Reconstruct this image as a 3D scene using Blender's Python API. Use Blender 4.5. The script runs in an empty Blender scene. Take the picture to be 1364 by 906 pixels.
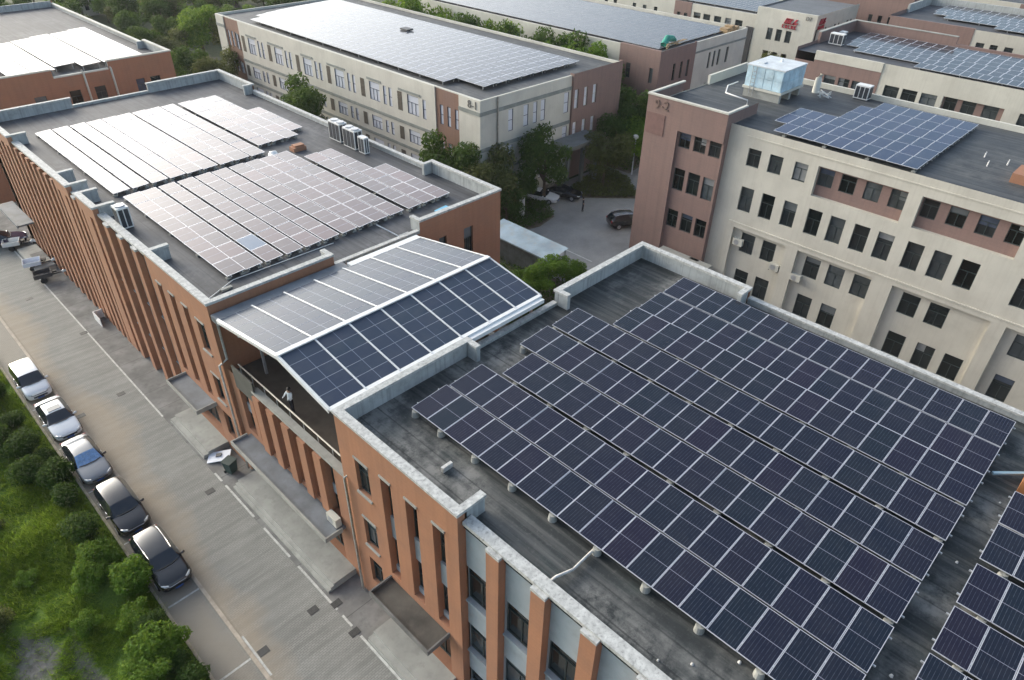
import bpy, bmesh, math, random
from mathutils import Vector, Matrix, noise as mnoise
R = math.radians
rnd = random.Random(7)
scene = bpy.context.scene
COL = scene.collection
ORD = ['first', 'second', 'third', 'fourth', 'fifth', 'sixth', 'seventh', 'eighth', 'ninth', 'tenth', 'eleventh',
       'twelfth', 'thirteenth', 'fourteenth', 'fifteenth', 'sixteenth', 'seventeenth', 'eighteenth', 'nineteenth', 'twentieth']

# ------------------------------------------------------------------ camera
cam = bpy.data.cameras.new('camera')
cam_o = bpy.data.objects.new('camera', cam)
COL.objects.link(cam_o)
yaw, pit, rol = R(46.13), R(35.63), R(-1.27)
f = Vector((math.sin(yaw) * math.cos(pit), math.cos(yaw) * math.cos(pit), -math.sin(pit)))
r0 = f.cross(Vector((0, 0, 1))).normalized()
d0 = f.cross(r0)
r = math.cos(rol) * r0 + math.sin(rol) * d0
d = -math.sin(rol) * r0 + math.cos(rol) * d0
m = Matrix((r, -d, -f)).transposed().to_4x4()
m.translation = Vector((0, 0, 34.8))
cam_o.matrix_world = m
cam.sensor_width = 36
cam.lens = 932.9 / 1364 * 36
cam.clip_end = 3000
scene.camera = cam_o

# ------------------------------------------------------------------ light
SUN_AZ, SUN_EL = -10.0, 20.0      # azimuth from +Y towards +X
world = bpy.data.worlds.new('World')
scene.world = world
world.use_nodes = True
nt = world.node_tree
nt.nodes.clear()
sdir = Vector((math.sin(R(SUN_AZ)) * math.cos(R(SUN_EL)), math.cos(R(SUN_AZ)) * math.cos(R(SUN_EL)), math.sin(R(SUN_EL))))


def N(tree, typ, **kw):
    n = tree.nodes.new(typ)
    for k, v in kw.items():
        setattr(n, k, v)
    return n


def MA(tree, op, a, b=None, c=None):
    n = tree.nodes.new('ShaderNodeMath')
    n.operation = op
    for i, v in enumerate((a, b, c)):
        if v is None:
            continue
        if isinstance(v, (int, float)):
            n.inputs[i].default_value = v
        else:
            tree.links.new(v, n.inputs[i])
    return n.outputs[0]


def MIX(tree, fac, a, b, mode='MIX'):
    n = tree.nodes.new('ShaderNodeMix')
    n.data_type = 'RGBA'
    n.blend_type = mode
    for i, v in ((0, fac), (6, a), (7, b)):
        if isinstance(v, (int, float)):
            n.inputs[i].default_value = v
        elif isinstance(v, tuple):
            n.inputs[i].default_value = v if len(v) == 4 else v + (1,)
        else:
            tree.links.new(v, n.inputs[i])
    return n.outputs[2]


sky = N(nt, 'ShaderNodeTexSky', sky_type='NISHITA')
sky.sun_disc = False
sky.sun_elevation = R(SUN_EL)
sky.sun_rotation = R(SUN_AZ)
sky.dust_density = 4
sky.air_density = 1.0
hs = N(nt, 'ShaderNodeHueSaturation')
hs.inputs['Saturation'].default_value = 0.75
nt.links.new(sky.outputs[0], hs.inputs['Color'])
tc = N(nt, 'ShaderNodeTexCoord')
vm = N(nt, 'ShaderNodeVectorMath', operation='DOT_PRODUCT')
nt.links.new(tc.outputs['Generated'], vm.inputs[0])
vm.inputs[1].default_value = sdir
dot = MA(nt, 'MAXIMUM', vm.outputs['Value'], 0.0)
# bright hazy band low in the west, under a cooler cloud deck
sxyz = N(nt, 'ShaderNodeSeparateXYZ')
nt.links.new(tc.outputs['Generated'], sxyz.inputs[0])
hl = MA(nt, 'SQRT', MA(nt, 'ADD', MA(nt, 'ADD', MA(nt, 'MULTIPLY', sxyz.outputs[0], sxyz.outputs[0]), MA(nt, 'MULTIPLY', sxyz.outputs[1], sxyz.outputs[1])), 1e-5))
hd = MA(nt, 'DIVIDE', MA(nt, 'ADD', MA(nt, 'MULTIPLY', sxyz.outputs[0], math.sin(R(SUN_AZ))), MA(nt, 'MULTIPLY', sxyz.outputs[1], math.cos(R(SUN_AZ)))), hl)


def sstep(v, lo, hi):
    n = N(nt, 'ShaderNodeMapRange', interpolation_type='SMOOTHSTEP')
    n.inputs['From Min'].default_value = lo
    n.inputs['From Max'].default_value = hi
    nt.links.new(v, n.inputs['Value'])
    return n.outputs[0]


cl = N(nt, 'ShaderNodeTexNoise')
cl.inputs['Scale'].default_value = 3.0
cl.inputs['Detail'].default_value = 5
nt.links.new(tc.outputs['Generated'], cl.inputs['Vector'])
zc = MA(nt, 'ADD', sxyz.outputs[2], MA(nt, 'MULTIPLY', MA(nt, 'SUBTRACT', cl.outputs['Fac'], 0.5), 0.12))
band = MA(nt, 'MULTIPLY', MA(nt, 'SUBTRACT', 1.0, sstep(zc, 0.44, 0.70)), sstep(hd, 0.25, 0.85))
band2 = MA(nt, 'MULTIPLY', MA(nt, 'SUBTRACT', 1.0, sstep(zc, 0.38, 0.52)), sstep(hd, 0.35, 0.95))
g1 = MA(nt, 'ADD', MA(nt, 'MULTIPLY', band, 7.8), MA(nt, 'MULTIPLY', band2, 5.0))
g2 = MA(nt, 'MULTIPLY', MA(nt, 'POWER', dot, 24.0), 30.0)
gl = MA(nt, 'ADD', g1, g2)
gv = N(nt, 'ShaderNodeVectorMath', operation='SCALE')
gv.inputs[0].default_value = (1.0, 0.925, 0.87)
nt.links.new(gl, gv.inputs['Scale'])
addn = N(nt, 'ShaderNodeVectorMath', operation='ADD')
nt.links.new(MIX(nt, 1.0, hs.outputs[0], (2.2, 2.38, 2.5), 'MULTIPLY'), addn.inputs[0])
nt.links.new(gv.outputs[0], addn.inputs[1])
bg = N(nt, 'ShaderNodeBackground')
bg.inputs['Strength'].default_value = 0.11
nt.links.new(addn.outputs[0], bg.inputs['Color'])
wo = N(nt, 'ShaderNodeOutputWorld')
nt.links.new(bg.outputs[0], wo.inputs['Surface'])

sl = bpy.data.lights.new('sun', 'SUN')
sl.energy = 0.8
sl.angle = R(14)
sl.color = (1.0, 0.9, 0.76)
so = bpy.data.objects.new('sun', sl)
COL.objects.link(so)
so.rotation_euler = sdir.to_track_quat('Z', 'Y').to_euler()
so.location = (0, 60, 60)

scene.view_settings.view_transform = 'Standard'
scene.view_settings.look = 'None'
scene.view_settings.exposure = 0.22
scene.view_settings.gamma = 1
scene.view_settings.use_curve_mapping = False

# ------------------------------------------------------------------ materials
MATS = {}


def new_mat(name):
    mt = bpy.data.materials.new(name)
    mt.use_nodes = True
    t = mt.node_tree
    p = t.nodes['Principled BSDF']
    MATS[name] = mt
    return mt, t, p


def pos(t):
    return N(t, 'ShaderNodeNewGeometry').outputs['Position']


def noise_tex(t, vec, scale, detail=4, rough=0.55, stretch=None):
    if stretch:
        mp = N(t, 'ShaderNodeMapping')
        mp.inputs['Scale'].default_value = stretch
        t.links.new(vec, mp.inputs['Vector'])
        vec = mp.outputs[0]
    n = N(t, 'ShaderNodeTexNoise')
    n.inputs['Scale'].default_value = scale
    n.inputs['Detail'].default_value = detail
    n.inputs['Roughness'].default_value = rough
    t.links.new(vec, n.inputs['Vector'])
    return n.outputs['Fac']


def ramp(t, fac, lo, hi):
    n = N(t, 'ShaderNodeMapRange')
    n.inputs['From Min'].default_value = lo
    n.inputs['From Max'].default_value = hi
    t.links.new(fac, n.inputs['Value'])
    return n.outputs[0]


def bump(t, p, h, dist=0.02, strength=0.5):
    b = N(t, 'ShaderNodeBump')
    b.inputs['Distance'].default_value = dist
    b.inputs['Strength'].default_value = strength
    t.links.new(h, b.inputs['Height'])
    t.links.new(b.outputs[0], p.inputs['Normal'])


def simple(name, col, rough=0.6, metal=0.0, var=0.12, scale=1.5, dirt=None, dirt_amt=0.5, streak=False, spec=0.5):
    """plain surface with soft tonal variation, optional dirt blotches and vertical rain streaks"""
    mt, t, p = new_mat(name)
    P = pos(t)
    n1 = noise_tex(t, P, scale, 5)
    dark = tuple(c * (1 - var * 1.6) for c in col)
    lite = tuple(min(1, c * (1 + var)) for c in col)
    c = MIX(t, ramp(t, n1, 0.3, 0.7), dark, lite)
    if dirt:
        n2 = noise_tex(t, P, scale * 2.3, 7, 0.65)
        c = MIX(t, MA(t, 'MULTIPLY', ramp(t, n2, 0.5, 0.75), dirt_amt), c, dirt)
    if streak:
        n3 = noise_tex(t, P, 1.0, 4, 0.6, stretch=(5.0, 5.0, 0.12))
        c = MIX(t, MA(t, 'MULTIPLY', ramp(t, n3, 0.48, 0.75), streak), c, dirt or dark)
    t.links.new(c, p.inputs['Base Color'])
    p.inputs['Roughness'].default_value = rough
    p.inputs['Metallic'].default_value = metal
    p.inputs['Specular IOR Level'].default_value = spec
    return mt


def brick_mat(name, col, col2):
    mt, t, p = new_mat(name)
    P = pos(t)
    n1 = noise_tex(t, P, 0.35, 5)
    n2 = noise_tex(t, P, 9, 3)
    c = MIX(t, ramp(t, n1, 0.3, 0.7), col, col2)
    nw = noise_tex(t, P, 1.4, 6, 0.7)
    c = MIX(t, MA(t, 'MULTIPLY', ramp(t, nw, 0.48, 0.7), 0.35), c, tuple(x * 0.62 + 0.03 for x in col))
    c = MIX(t, MA(t, 'MULTIPLY', ramp(t, n2, 0.45, 0.8), 0.25), c, tuple(x * 0.6 for x in col))
    sep = N(t, 'ShaderNodeSeparateXYZ')
    t.links.new(P, sep.inputs[0])
    lines = MA(t, 'LESS_THAN', MA(t, 'FRACT', MA(t, 'MULTIPLY', sep.outputs[2], 4.0)), 0.12)
    c = MIX(t, MA(t, 'MULTIPLY', lines, 0.16), c, tuple(x * 0.55 for x in col))
    st = noise_tex(t, P, 1.0, 4, 0.6, stretch=(3.0, 3.0, 0.08))
    c = MIX(t, MA(t, 'MULTIPLY', ramp(t, st, 0.46, 0.75), 0.28), c, tuple(x * 0.5 for x in col))
    t.links.new(c, p.inputs['Base Color'])
    p.inputs['Roughness'].default_value = 0.75
    return mt


brick = brick_mat('orange_brick', (0.395, 0.183, 0.100), (0.325, 0.160, 0.095))
brick_brown = brick_mat('brown_brick', (0.25, 0.14, 0.095), (0.22, 0.135, 0.105))
mauve = brick_mat('mauve_render', (0.255, 0.165, 0.14), (0.225, 0.15, 0.132))
cream = simple('cream_render', (0.565, 0.54, 0.465), 0.8, var=0.07, scale=0.35, dirt=(0.3, 0.27, 0.22), dirt_amt=0.25, streak=0.18)
cream_g = simple('pale_cream_render', (0.58, 0.565, 0.495), 0.8, var=0.08, scale=0.3, dirt=(0.36, 0.34, 0.30), dirt_amt=0.3, streak=0.2)
band_m = simple('grey_green_band', (0.24, 0.26, 0.24), 0.8)
coping_m = simple('white_coping', (0.49, 0.49, 0.465), 0.7, var=0.18, scale=3.4, dirt=(0.15, 0.15, 0.145), dirt_amt=0.9)
parapet_m = simple('grey_parapet', (0.40, 0.42, 0.415), 0.8, var=0.1, scale=0.8, dirt=(0.19, 0.2, 0.19), dirt_amt=0.6, streak=0.75)
spandrel_m = simple('blue_grey_spandrel', (0.36, 0.41, 0.44), 0.6, var=0.08, scale=0.8, dirt=(0.2, 0.22, 0.22), dirt_amt=0.4)
dark_stone = simple('dark_recess', (0.14, 0.11, 0.10), 0.8)
concrete = simple('pale_concrete', (0.34, 0.34, 0.31), 0.8, var=0.12, scale=0.8, dirt=(0.17, 0.17, 0.155), dirt_amt=0.5)
concrete_d = simple('stained_concrete', (0.17, 0.168, 0.16), 0.85, var=0.25, scale=0.7, dirt=(0.07, 0.07, 0.065), dirt_amt=0.7)
porch_m = simple('blue_grey_membrane', (0.15, 0.17, 0.19), 0.55, var=0.2, scale=0.8, dirt=(0.09, 0.09, 0.09), dirt_amt=0.5)
porch_dark = simple('dark_membrane', (0.075, 0.07, 0.06), 0.6, var=0.3, scale=0.7, dirt=(0.13, 0.12, 0.1), dirt_amt=0.5)
white_p = simple('white_paint', (0.74, 0.74, 0.72), 0.45, var=0.05, scale=2, dirt=(0.4, 0.39, 0.36), dirt_amt=0.3)
white_dirty = simple('dirty_white_pipe', (0.6, 0.58, 0.54), 0.5, var=0.15, scale=4, dirt=(0.25, 0.2, 0.16), dirt_amt=0.7)
alu = simple('aluminium', (0.62, 0.63, 0.66), 0.4, metal=0.3, var=0.05)
steel = simple('galvanised_steel', (0.45, 0.46, 0.47), 0.45, metal=0.5, var=0.1, scale=4)
dark_metal = simple('dark_metal', (0.05, 0.05, 0.055), 0.5, var=0.1)
ac_grille = simple('grille_black', (0.03, 0.035, 0.045), 0.5)
rubber = simple('tyre_rubber', (0.02, 0.02, 0.021), 0.8)
paint_line = simple('road_paint', (0.55, 0.55, 0.51), 0.7, var=0.15, scale=3, dirt=(0.26, 0.26, 0.24), dirt_amt=1.0)
drain_m = simple('cast_iron', (0.05, 0.05, 0.048), 0.6, var=0.2, scale=8)
board_w = simple('white_board', (0.7, 0.74, 0.8), 0.5, var=0.05)
bin_m = simple('bin_green', (0.02, 0.055, 0.05), 0.45)
blue_plastic = simple('blue_sheet', (0.12, 0.42, 0.62), 0.4, var=0.15, scale=3)
green_net = simple('green_net', (0.03, 0.28, 0.2), 0.7)
orange_m = simple('orange_sheet', (0.32, 0.13, 0.045), 0.7)
wood_m = simple('timber', (0.35, 0.24, 0.13), 0.7, var=0.2, scale=3)
red_sign = simple('red_sign', (0.42, 0.03, 0.05), 0.5, var=0.08)
text_grey = simple('grey_letters', (0.16, 0.155, 0.14), 0.7)
text_brown = simple('brown_letters', (0.185, 0.125, 0.10), 0.7)
skin_m = simple('skin', (0.45, 0.28, 0.2), 0.6)
shirt_w = simple('white_shirt', (0.68, 0.72, 0.75), 0.8)
cloth_d = simple('dark_cloth', (0.02, 0.02, 0.028), 0.8)
hair_m = simple('black_hair', (0.012, 0.011, 0.01), 0.6)
grey_plain = simple('grey_board', (0.085, 0.085, 0.075), 0.8)
shed_blue = simple('blue_grey_sheet_roof', (0.33, 0.42, 0.48), 0.5, var=0.2, scale=0.5, dirt=(0.36, 0.34, 0.3), dirt_amt=0.7)
bark = simple('bark', (0.09, 0.07, 0.05), 0.9, var=0.25, scale=6)
soil = simple('soil', (0.16, 0.135, 0.1), 0.95, var=0.25, scale=1.2)


def roof_mat(name, base, pale, pa=0.5, strips=True, rough=0.55, moss=None):
    """bitumen sheet roof: lap lines, pale weathered blotches, dark damp marks"""
    mt, t, p = new_mat(name)
    P = pos(t)
    n1 = noise_tex(t, P, 0.28, 7, 0.68)
    n2 = noise_tex(t, P, 1.1, 8, 0.75)
    n3 = noise_tex(t, P, 7.0, 3, 0.7)
    c = MIX(t, ramp(t, n2, 0.3, 0.7), tuple(x * 0.7 for x in base), tuple(x * 1.25 for x in base))
    n0 = noise_tex(t, P, 0.16, 3, 0.5, stretch=(1.6, 0.7, 1))
    k = MA(t, 'MULTIPLY', MA(t, 'MULTIPLY', ramp(t, n0, 0.44, 0.56), ramp(t, n1, 0.42, 0.56)), ramp(t, n2, 0.38, 0.56))
    c = MIX(t, MA(t, 'MULTIPLY', k, pa), c, pale)
    c = MIX(t, MA(t, 'MULTIPLY', ramp(t, n3, 0.55, 0.75), 0.25), c, pale)
    if moss:
        n4 = noise_tex(t, P, 0.5, 4, 0.6)
        c = MIX(t, MA(t, 'MULTIPLY', ramp(t, n4, 0.55, 0.75), 0.6), c, moss)
    if strips:
        sep = N(t, 'ShaderNodeSeparateXYZ')
        t.links.new(P, sep.inputs[0])
        wob = MA(t, 'ADD', sep.outputs[0], MA(t, 'MULTIPLY', n2, 0.06))
        ln = MA(t, 'LESS_THAN', MA(t, 'FRACT', wob), 0.07)
        c = MIX(t, MA(t, 'MULTIPLY', ln, 0.55), c, tuple(x * 0.35 for x in base))
        sn = noise_tex(t, P, 1.0, 5, 0.65, stretch=(2.6, 0.12, 1))
        c = MIX(t, MA(t, 'MULTIPLY', ramp(t, sn, 0.48, 0.66), 0.35), c, pale)
        c = MIX(t, MA(t, 'MULTIPLY', ramp(t, sn, 0.5, 0.36), 0.4), c, tuple(x * 0.45 for x in base))
    t.links.new(c, p.inputs['Base Color'])
    p.inputs['Roughness'].default_value = rough
    bump(t, p, n2, 0.02, 0.4)
    return mt


roof_A = roof_mat('bitumen_dark', (0.024, 0.029, 0.030), (0.2, 0.195, 0.18), 0.95, rough=0.72, moss=(0.02, 0.036, 0.036))
roof_B = roof_mat('bitumen_grey', (0.055, 0.058, 0.066), (0.125, 0.127, 0.135), 0.7, rough=0.7)
roof_D = roof_mat('bitumen_slate', (0.05, 0.056, 0.062), (0.15, 0.147, 0.135), 0.6, rough=0.65)


def glass_mat(name, c1, c2, rough=0.06):
    mt, t, p = new_mat(name)
    oi = N(t, 'ShaderNodeObjectInfo')
    P = pos(t)
    n1 = noise_tex(t, P, 0.8, 3)
    r3 = MA(t, 'POWER', oi.outputs['Random'], 2.5)
    k = MA(t, 'ADD', MA(t, 'MULTIPLY', r3, 0.8), MA(t, 'MULTIPLY', MA(t, 'MULTIPLY', ramp(t, n1, 0.45, 0.6), r3), 0.4))
    t.links.new(MIX(t, k, c1, c2), p.inputs['Base Color'])
    p.inputs['Roughness'].default_value = rough
    return mt


glass_dark = glass_mat('window_glass', (0.006, 0.010, 0.010), (0.11, 0.125, 0.13))
glass_mid = glass_mat('window_glass_grey', (0.02, 0.025, 0.025), (0.10, 0.12, 0.13), 0.08)
glass_pale = glass_mat('curtained_glass', (0.66, 0.69, 0.74), (0.82, 0.83, 0.86), 0.15)
blind_ms = [simple('blind_grey', (0.13, 0.145, 0.15), 0.3), simple('blind_pale', (0.24, 0.25, 0.25), 0.35), simple('blind_blue', (0.07, 0.09, 0.13), 0.25)]
frame_dark = simple('window_frame_dark', (0.04, 0.055, 0.055), 0.5)
frame_blue = simple('window_frame_slate', (0.06, 0.075, 0.11), 0.5)
frame_pale = simple('window_frame_pale', (0.5, 0.5, 0.47), 0.5)
louvre_m = simple('brown_louvre', (0.11, 0.095, 0.075), 0.6)


def panel_mat(name, cA, cB, cC, fu, fv, mid=0.0, bus=0, busw=0.08, busk=0.25, frame=(0.6, 0.61, 0.66), rough=0.12, midcol=None, ior=1.5, dust=0.10):
    mt, t, p = new_mat(name)
    uv = N(t, 'ShaderNodeUVMap')
    sp = N(t, 'ShaderNodeSeparateXYZ')
    t.links.new(uv.outputs[0], sp.inputs[0])
    u, v = sp.outputs[0], sp.outputs[1]
    fu_, fv_ = MA(t, 'FRACT', u), MA(t, 'FRACT', v)
    eu = MA(t, 'MINIMUM', fu_, MA(t, 'SUBTRACT', 1.0, fu_))
    ev = MA(t, 'MINIMUM', fv_, MA(t, 'SUBTRACT', 1.0, fv_))
    fm = MA(t, 'MAXIMUM', MA(t, 'LESS_THAN', eu, fu), MA(t, 'LESS_THAN', ev, fv))
    oi = N(t, 'ShaderNodeObjectInfo')
    cell = N(t, 'ShaderNodeCombineXYZ')
    t.links.new(MA(t, 'FLOOR', u), cell.inputs[0])
    t.links.new(MA(t, 'FLOOR', v), cell.inputs[1])
    t.links.new(MA(t, 'MULTIPLY', oi.outputs['Random'], 91.7), cell.inputs[2])
    wn = N(t, 'ShaderNodeTexWhiteNoise')
    t.links.new(cell.outputs[0], wn.inputs['Vector'])
    wsep = N(t, 'ShaderNodeSeparateXYZ')
    t.links.new(wn.outputs['Color'], wsep.inputs[0])
    c = MIX(t, wsep.outputs[0], cA, cB)
    c = MIX(t, MA(t, 'MULTIPLY', wsep.outputs[1], 0.55), c, cC)
    if bus:
        bl = MA(t, 'LESS_THAN', MA(t, 'FRACT', MA(t, 'MULTIPLY', fv_, float(bus))), busw)
        n = noise_tex(t, pos(t), 6.0, 2)
        c = MIX(t, MA(t, 'MULTIPLY', MA(t, 'MULTIPLY', bl, busk), ramp(t, n, 0.25, 0.7)), c, (0.35, 0.37, 0.45))
    if mid:
        mm = MA(t, 'LESS_THAN', MA(t, 'ABSOLUTE', MA(t, 'SUBTRACT', fu_, 0.5)), mid)
        c = MIX(t, mm, c, midcol or (0.28, 0.28, 0.34))
    dn = noise_tex(t, pos(t), 0.9, 6, 0.65)
    c = MIX(t, MA(t, 'MULTIPLY', ramp(t, dn, 0.45, 0.8), dust), c, (0.25, 0.24, 0.22))
    c = MIX(t, fm, c, frame)
    t.links.new(c, p.inputs['Base Color'])
    rr = MA(t, 'ADD', MA(t, 'MULTIPLY', fm, 0.25), MA(t, 'ADD', rough, MA(t, 'MULTIPLY', ramp(t, dn, 0.4, 0.8), 0.08)))
    t.links.new(rr, p.inputs['Roughness'])
    p.inputs['IOR'].default_value = ior
    return mt


pv_dark = panel_mat('pv_half_cut', (0.009, 0.012, 0.026), (0.014, 0.012, 0.027), (0.008, 0.017, 0.023), 0.011, 0.022, mid=0.004, bus=9, busw=0.1, busk=0.2, frame=(0.42, 0.43, 0.48), dust=0.03, ior=1.4)
pv_old = panel_mat('pv_standard', (0.10, 0.075, 0.08), (0.17, 0.115, 0.115), (0.10, 0.095, 0.095), 0.035, 0.022, bus=2, busw=0.05, busk=0.8, frame=(0.64, 0.62, 0.63))
pv_blue = panel_mat('pv_blue', (0.018, 0.03, 0.075), (0.025, 0.036, 0.085), (0.018, 0.038, 0.07), 0.016, 0.026, bus=6, busk=0.1, frame=(0.5, 0.52, 0.56))
pv_far = panel_mat('pv_far', (0.02, 0.027, 0.045), (0.035, 0.04, 0.055), (0.025, 0.038, 0.05), 0.03, 0.045, frame=(0.45, 0.47, 0.52), rough=0.15)
pv_dim = panel_mat('pv_far_dull', (0.05, 0.055, 0.07), (0.085, 0.085, 0.10), (0.07, 0.08, 0.09), 0.03, 0.03, frame=(0.22, 0.22, 0.25), rough=0.2)
pv_roof = panel_mat('pv_roof_glass', (0.045, 0.058, 0.09), (0.053, 0.065, 0.095), (0.045, 0.066, 0.09), 0.006, 0.02, mid=0.007, frame=(0.2, 0.22, 0.26), midcol=(0.24, 0.27, 0.33), rough=0.16, ior=1.27)


def leaf_mat(name, dark, light, yellow):
    mt, t, p = new_mat(name)
    g = N(t, 'ShaderNodeNewGeometry')
    oi = N(t, 'ShaderNodeObjectInfo')
    n = noise_tex(t, g.outputs['Position'], 0.8, 3)
    k = MA(t, 'ADD', MA(t, 'MULTIPLY', g.outputs['Random Per Island'], 0.6), MA(t, 'MULTIPLY', ramp(t, n, 0.3, 0.7), 0.4))
    c = MIX(t, k, dark, light)
    c = MIX(t, MA(t, 'MULTIPLY', ramp(t, g.outputs['Random Per Island'], 0.7, 1.0), MA(t, 'MULTIPLY', oi.outputs['Random'], 0.8)), c, yellow)
    t.links.new(c, p.inputs['Base Color'])
    p.inputs['Roughness'].default_value = 0.7
    p.inputs['Specular IOR Level'].default_value = 0.15
    tr = N(t, 'ShaderNodeBsdfTranslucent')
    t.links.new(MIX(t, 0.5, c, yellow), tr.inputs['Color'])
    mx = N(t, 'ShaderNodeMixShader')
    mx.inputs[0].default_value = 0.42
    t.links.new(p.outputs[0], mx.inputs[1])
    t.links.new(tr.outputs[0], mx.inputs[2])
    t.links.new(mx.outputs[0], t.nodes['Material Output'].inputs['Surface'])
    return mt


leaf_a = leaf_mat('leaf_dark', (0.026, 0.06, 0.013), (0.075, 0.14, 0.028), (0.13, 0.18, 0.035))
leaf_b = leaf_mat('leaf_fresh', (0.055, 0.125, 0.014), (0.145, 0.26, 0.03), (0.24, 0.31, 0.05))
leaf_c = leaf_mat('leaf_olive', (0.045, 0.065, 0.022), (0.13, 0.155, 0.05), (0.22, 0.22, 0.07))
grass_m = leaf_mat('grass_blade', (0.11, 0.22, 0.02), (0.28, 0.43, 0.04), (0.42, 0.47, 0.075))

# ground materials -------------------------------------------------
def ground_mat():
    mt, t, p = new_mat('rough_ground')
    P = pos(t)
    n1 = noise_tex(t, P, 0.09, 6, 0.65)
    n2 = noise_tex(t, P, 1.3, 6, 0.7)
    c = MIX(t, ramp(t, n2, 0.3, 0.7), (0.03, 0.045, 0.016), (0.075, 0.09, 0.035))
    c = MIX(t, ramp(t, n1, 0.54, 0.66), c, (0.12, 0.11, 0.08))
    t.links.new(c, p.inputs['Base Color'])
    p.inputs['Roughness'].default_value = 0.95
    return mt


def bank_mat():
    mt, t, p = new_mat('grass_bank_soil')
    P = pos(t)
    n1 = noise_tex(t, P, 0.35, 5, 0.6)
    n2 = noise_tex(t, P, 2.2, 6, 0.7)
    c = MIX(t, ramp(t, n2, 0.3, 0.7), (0.075, 0.14, 0.018), (0.16, 0.25, 0.035))
    at = N(t, 'ShaderNodeAttribute', attribute_name='bare')
    dirt = MIX(t, ramp(t, n2, 0.3, 0.7), (0.10, 0.09, 0.075), (0.24, 0.225, 0.205))
    k = ramp(t, MA(t, 'ADD', at.outputs['Fac'], MA(t, 'ADD', MA(t, 'MULTIPLY', MA(t, 'SUBTRACT', n1, 0.5), 1.6), MA(t, 'MULTIPLY', MA(t, 'SUBTRACT', n2, 0.5), 1.4))), 0.45, 0.8)
    c = MIX(t, k, c, dirt)
    t.links.new(c, p.inputs['Base Color'])
    p.inputs['Roughness'].default_value = 0.95
    bump(t, p, n2, 0.15, 0.8)
    return mt


def paver_mat(name, ca, cb, tan, band=True, tan_x=None, brick_w=0.24):
    mt, t, p = new_mat(name)
    P = pos(t)
    br = N(t, 'ShaderNodeTexBrick')
    br.inputs['Scale'].default_value = 1.0
    br.inputs['Brick Width'].default_value = brick_w
    br.inputs['Row Height'].default_value = brick_w / 2
    br.inputs['Mortar Size'].default_value = 0.012
    br.inputs['Color1'].default_value = ca + (1,)
    br.inputs['Color2'].default_value = cb + (1,)
    br.inputs['Mortar'].default_value = tuple(x * 0.55 for x in ca) + (1,)
    t.links.new(P, br.inputs['Vector'])
    c = br.outputs['Color']
    if band:                      # courses of slightly different tone running across the road
        n = noise_tex(t, P, 1.0, 3, 0.6, stretch=(0.12, 1.9, 1))
        c = MIX(t, MA(t, 'MULTIPLY', ramp(t, n, 0.43, 0.58), 0.55), c, tuple(x * 0.62 for x in ca))
    n2 = noise_tex(t, P, 0.22, 6, 0.65)
    c = MIX(t, MA(t, 'MULTIPLY', ramp(t, n2, 0.45, 0.7), 0.3), c, tuple(x * 1.35 for x in cb))
    n3 = noise_tex(t, P, 0.5, 5, 0.6)
    if tan_x:
        sep = N(t, 'ShaderNodeSeparateXYZ')
        t.links.new(P, sep.inputs[0])
        wob = MA(t, 'ADD', sep.outputs[0], MA(t, 'MULTIPLY', n3, -2.4))
        for (yc, wd, am) in ((46.5, 5.5, 2.3), (36.0, 5.0, 1.2), (64.0, 6.0, 1.6), (25.0, 5.0, .9)):
            q = MA(t, 'DIVIDE', MA(t, 'SUBTRACT', sep.outputs[1], yc), wd)
            e = MA(t, 'EXPONENT', MA(t, 'MULTIPLY', MA(t, 'MULTIPLY', q, q), -1.0))
            wob = MA(t, 'SUBTRACT', wob, MA(t, 'MULTIPLY', e, am))
        k = MA(t, 'SUBTRACT', 1.0, ramp(t, wob, tan_x - 0.7, tan_x + 0.7))
        c = MIX(t, MA(t, 'MULTIPLY', k, 0.5), c, tan)
    n4 = noise_tex(t, P, 3.0, 6, 0.7)
    c = MIX(t, MA(t, 'MULTIPLY', ramp(t, n4, 0.5, 0.8), 0.25), c, tuple(x * 0.5 for x in ca))
    t.links.new(c, p.inputs['Base Color'])
    p.inputs['Roughness'].default_value = 0.8
    return mt


def asphalt_mat():
    mt, t, p = new_mat('grey_asphalt')
    P = pos(t)
    n1 = noise_tex(t, P, 0.25, 6, 0.65)
    n2 = noise_tex(t, P, 5, 5, 0.7)
    c = MIX(t, ramp(t, n1, 0.35, 0.65), (0.22, 0.218, 0.208), (0.31, 0.305, 0.29))
    c = MIX(t, MA(t, 'MULTIPLY', ramp(t, n2, 0.5, 0.8), 0.3), c, (0.09, 0.088, 0.083))
    t.links.new(c, p.inputs['Base Color'])
    p.inputs['Roughness'].default_value = 0.85
    return mt


ground_m = ground_mat()
bank_m = bank_mat()
paver = paver_mat('grey_pavers', (0.25, 0.25, 0.228), (0.285, 0.283, 0.258), (0.37, 0.29, 0.195), tan_x=4.3)
paver_p = paver_mat('parking_pavers', (0.2, 0.2, 0.185), (0.235, 0.235, 0.215), (0.34, 0.29, 0.22), band=False, tan_x=3.1)
asphalt = asphalt_mat()
kerb_m = simple('kerb_stone', (0.46, 0.40, 0.32), 0.85, var=0.15, scale=2, dirt=(0.2, 0.15, 0.11), dirt_amt=0.6)
apron_m = simple('stained_apron', (0.20, 0.197, 0.187), 0.85, var=0.25, scale=0.6, dirt=(0.09, 0.09, 0.085), dirt_amt=0.8)
_t = apron_m.node_tree
_p = _t.nodes['Principled BSDF']
_c = _p.inputs['Base Color'].links[0].from_socket
_s = N(_t, 'ShaderNodeSeparateXYZ')
_t.links.new(pos(_t), _s.inputs[0])
_j = MA(_t, 'LESS_THAN', MA(_t, 'FRACT', MA(_t, 'DIVIDE', _s.outputs[1], 2.4)), 0.02)
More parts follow.
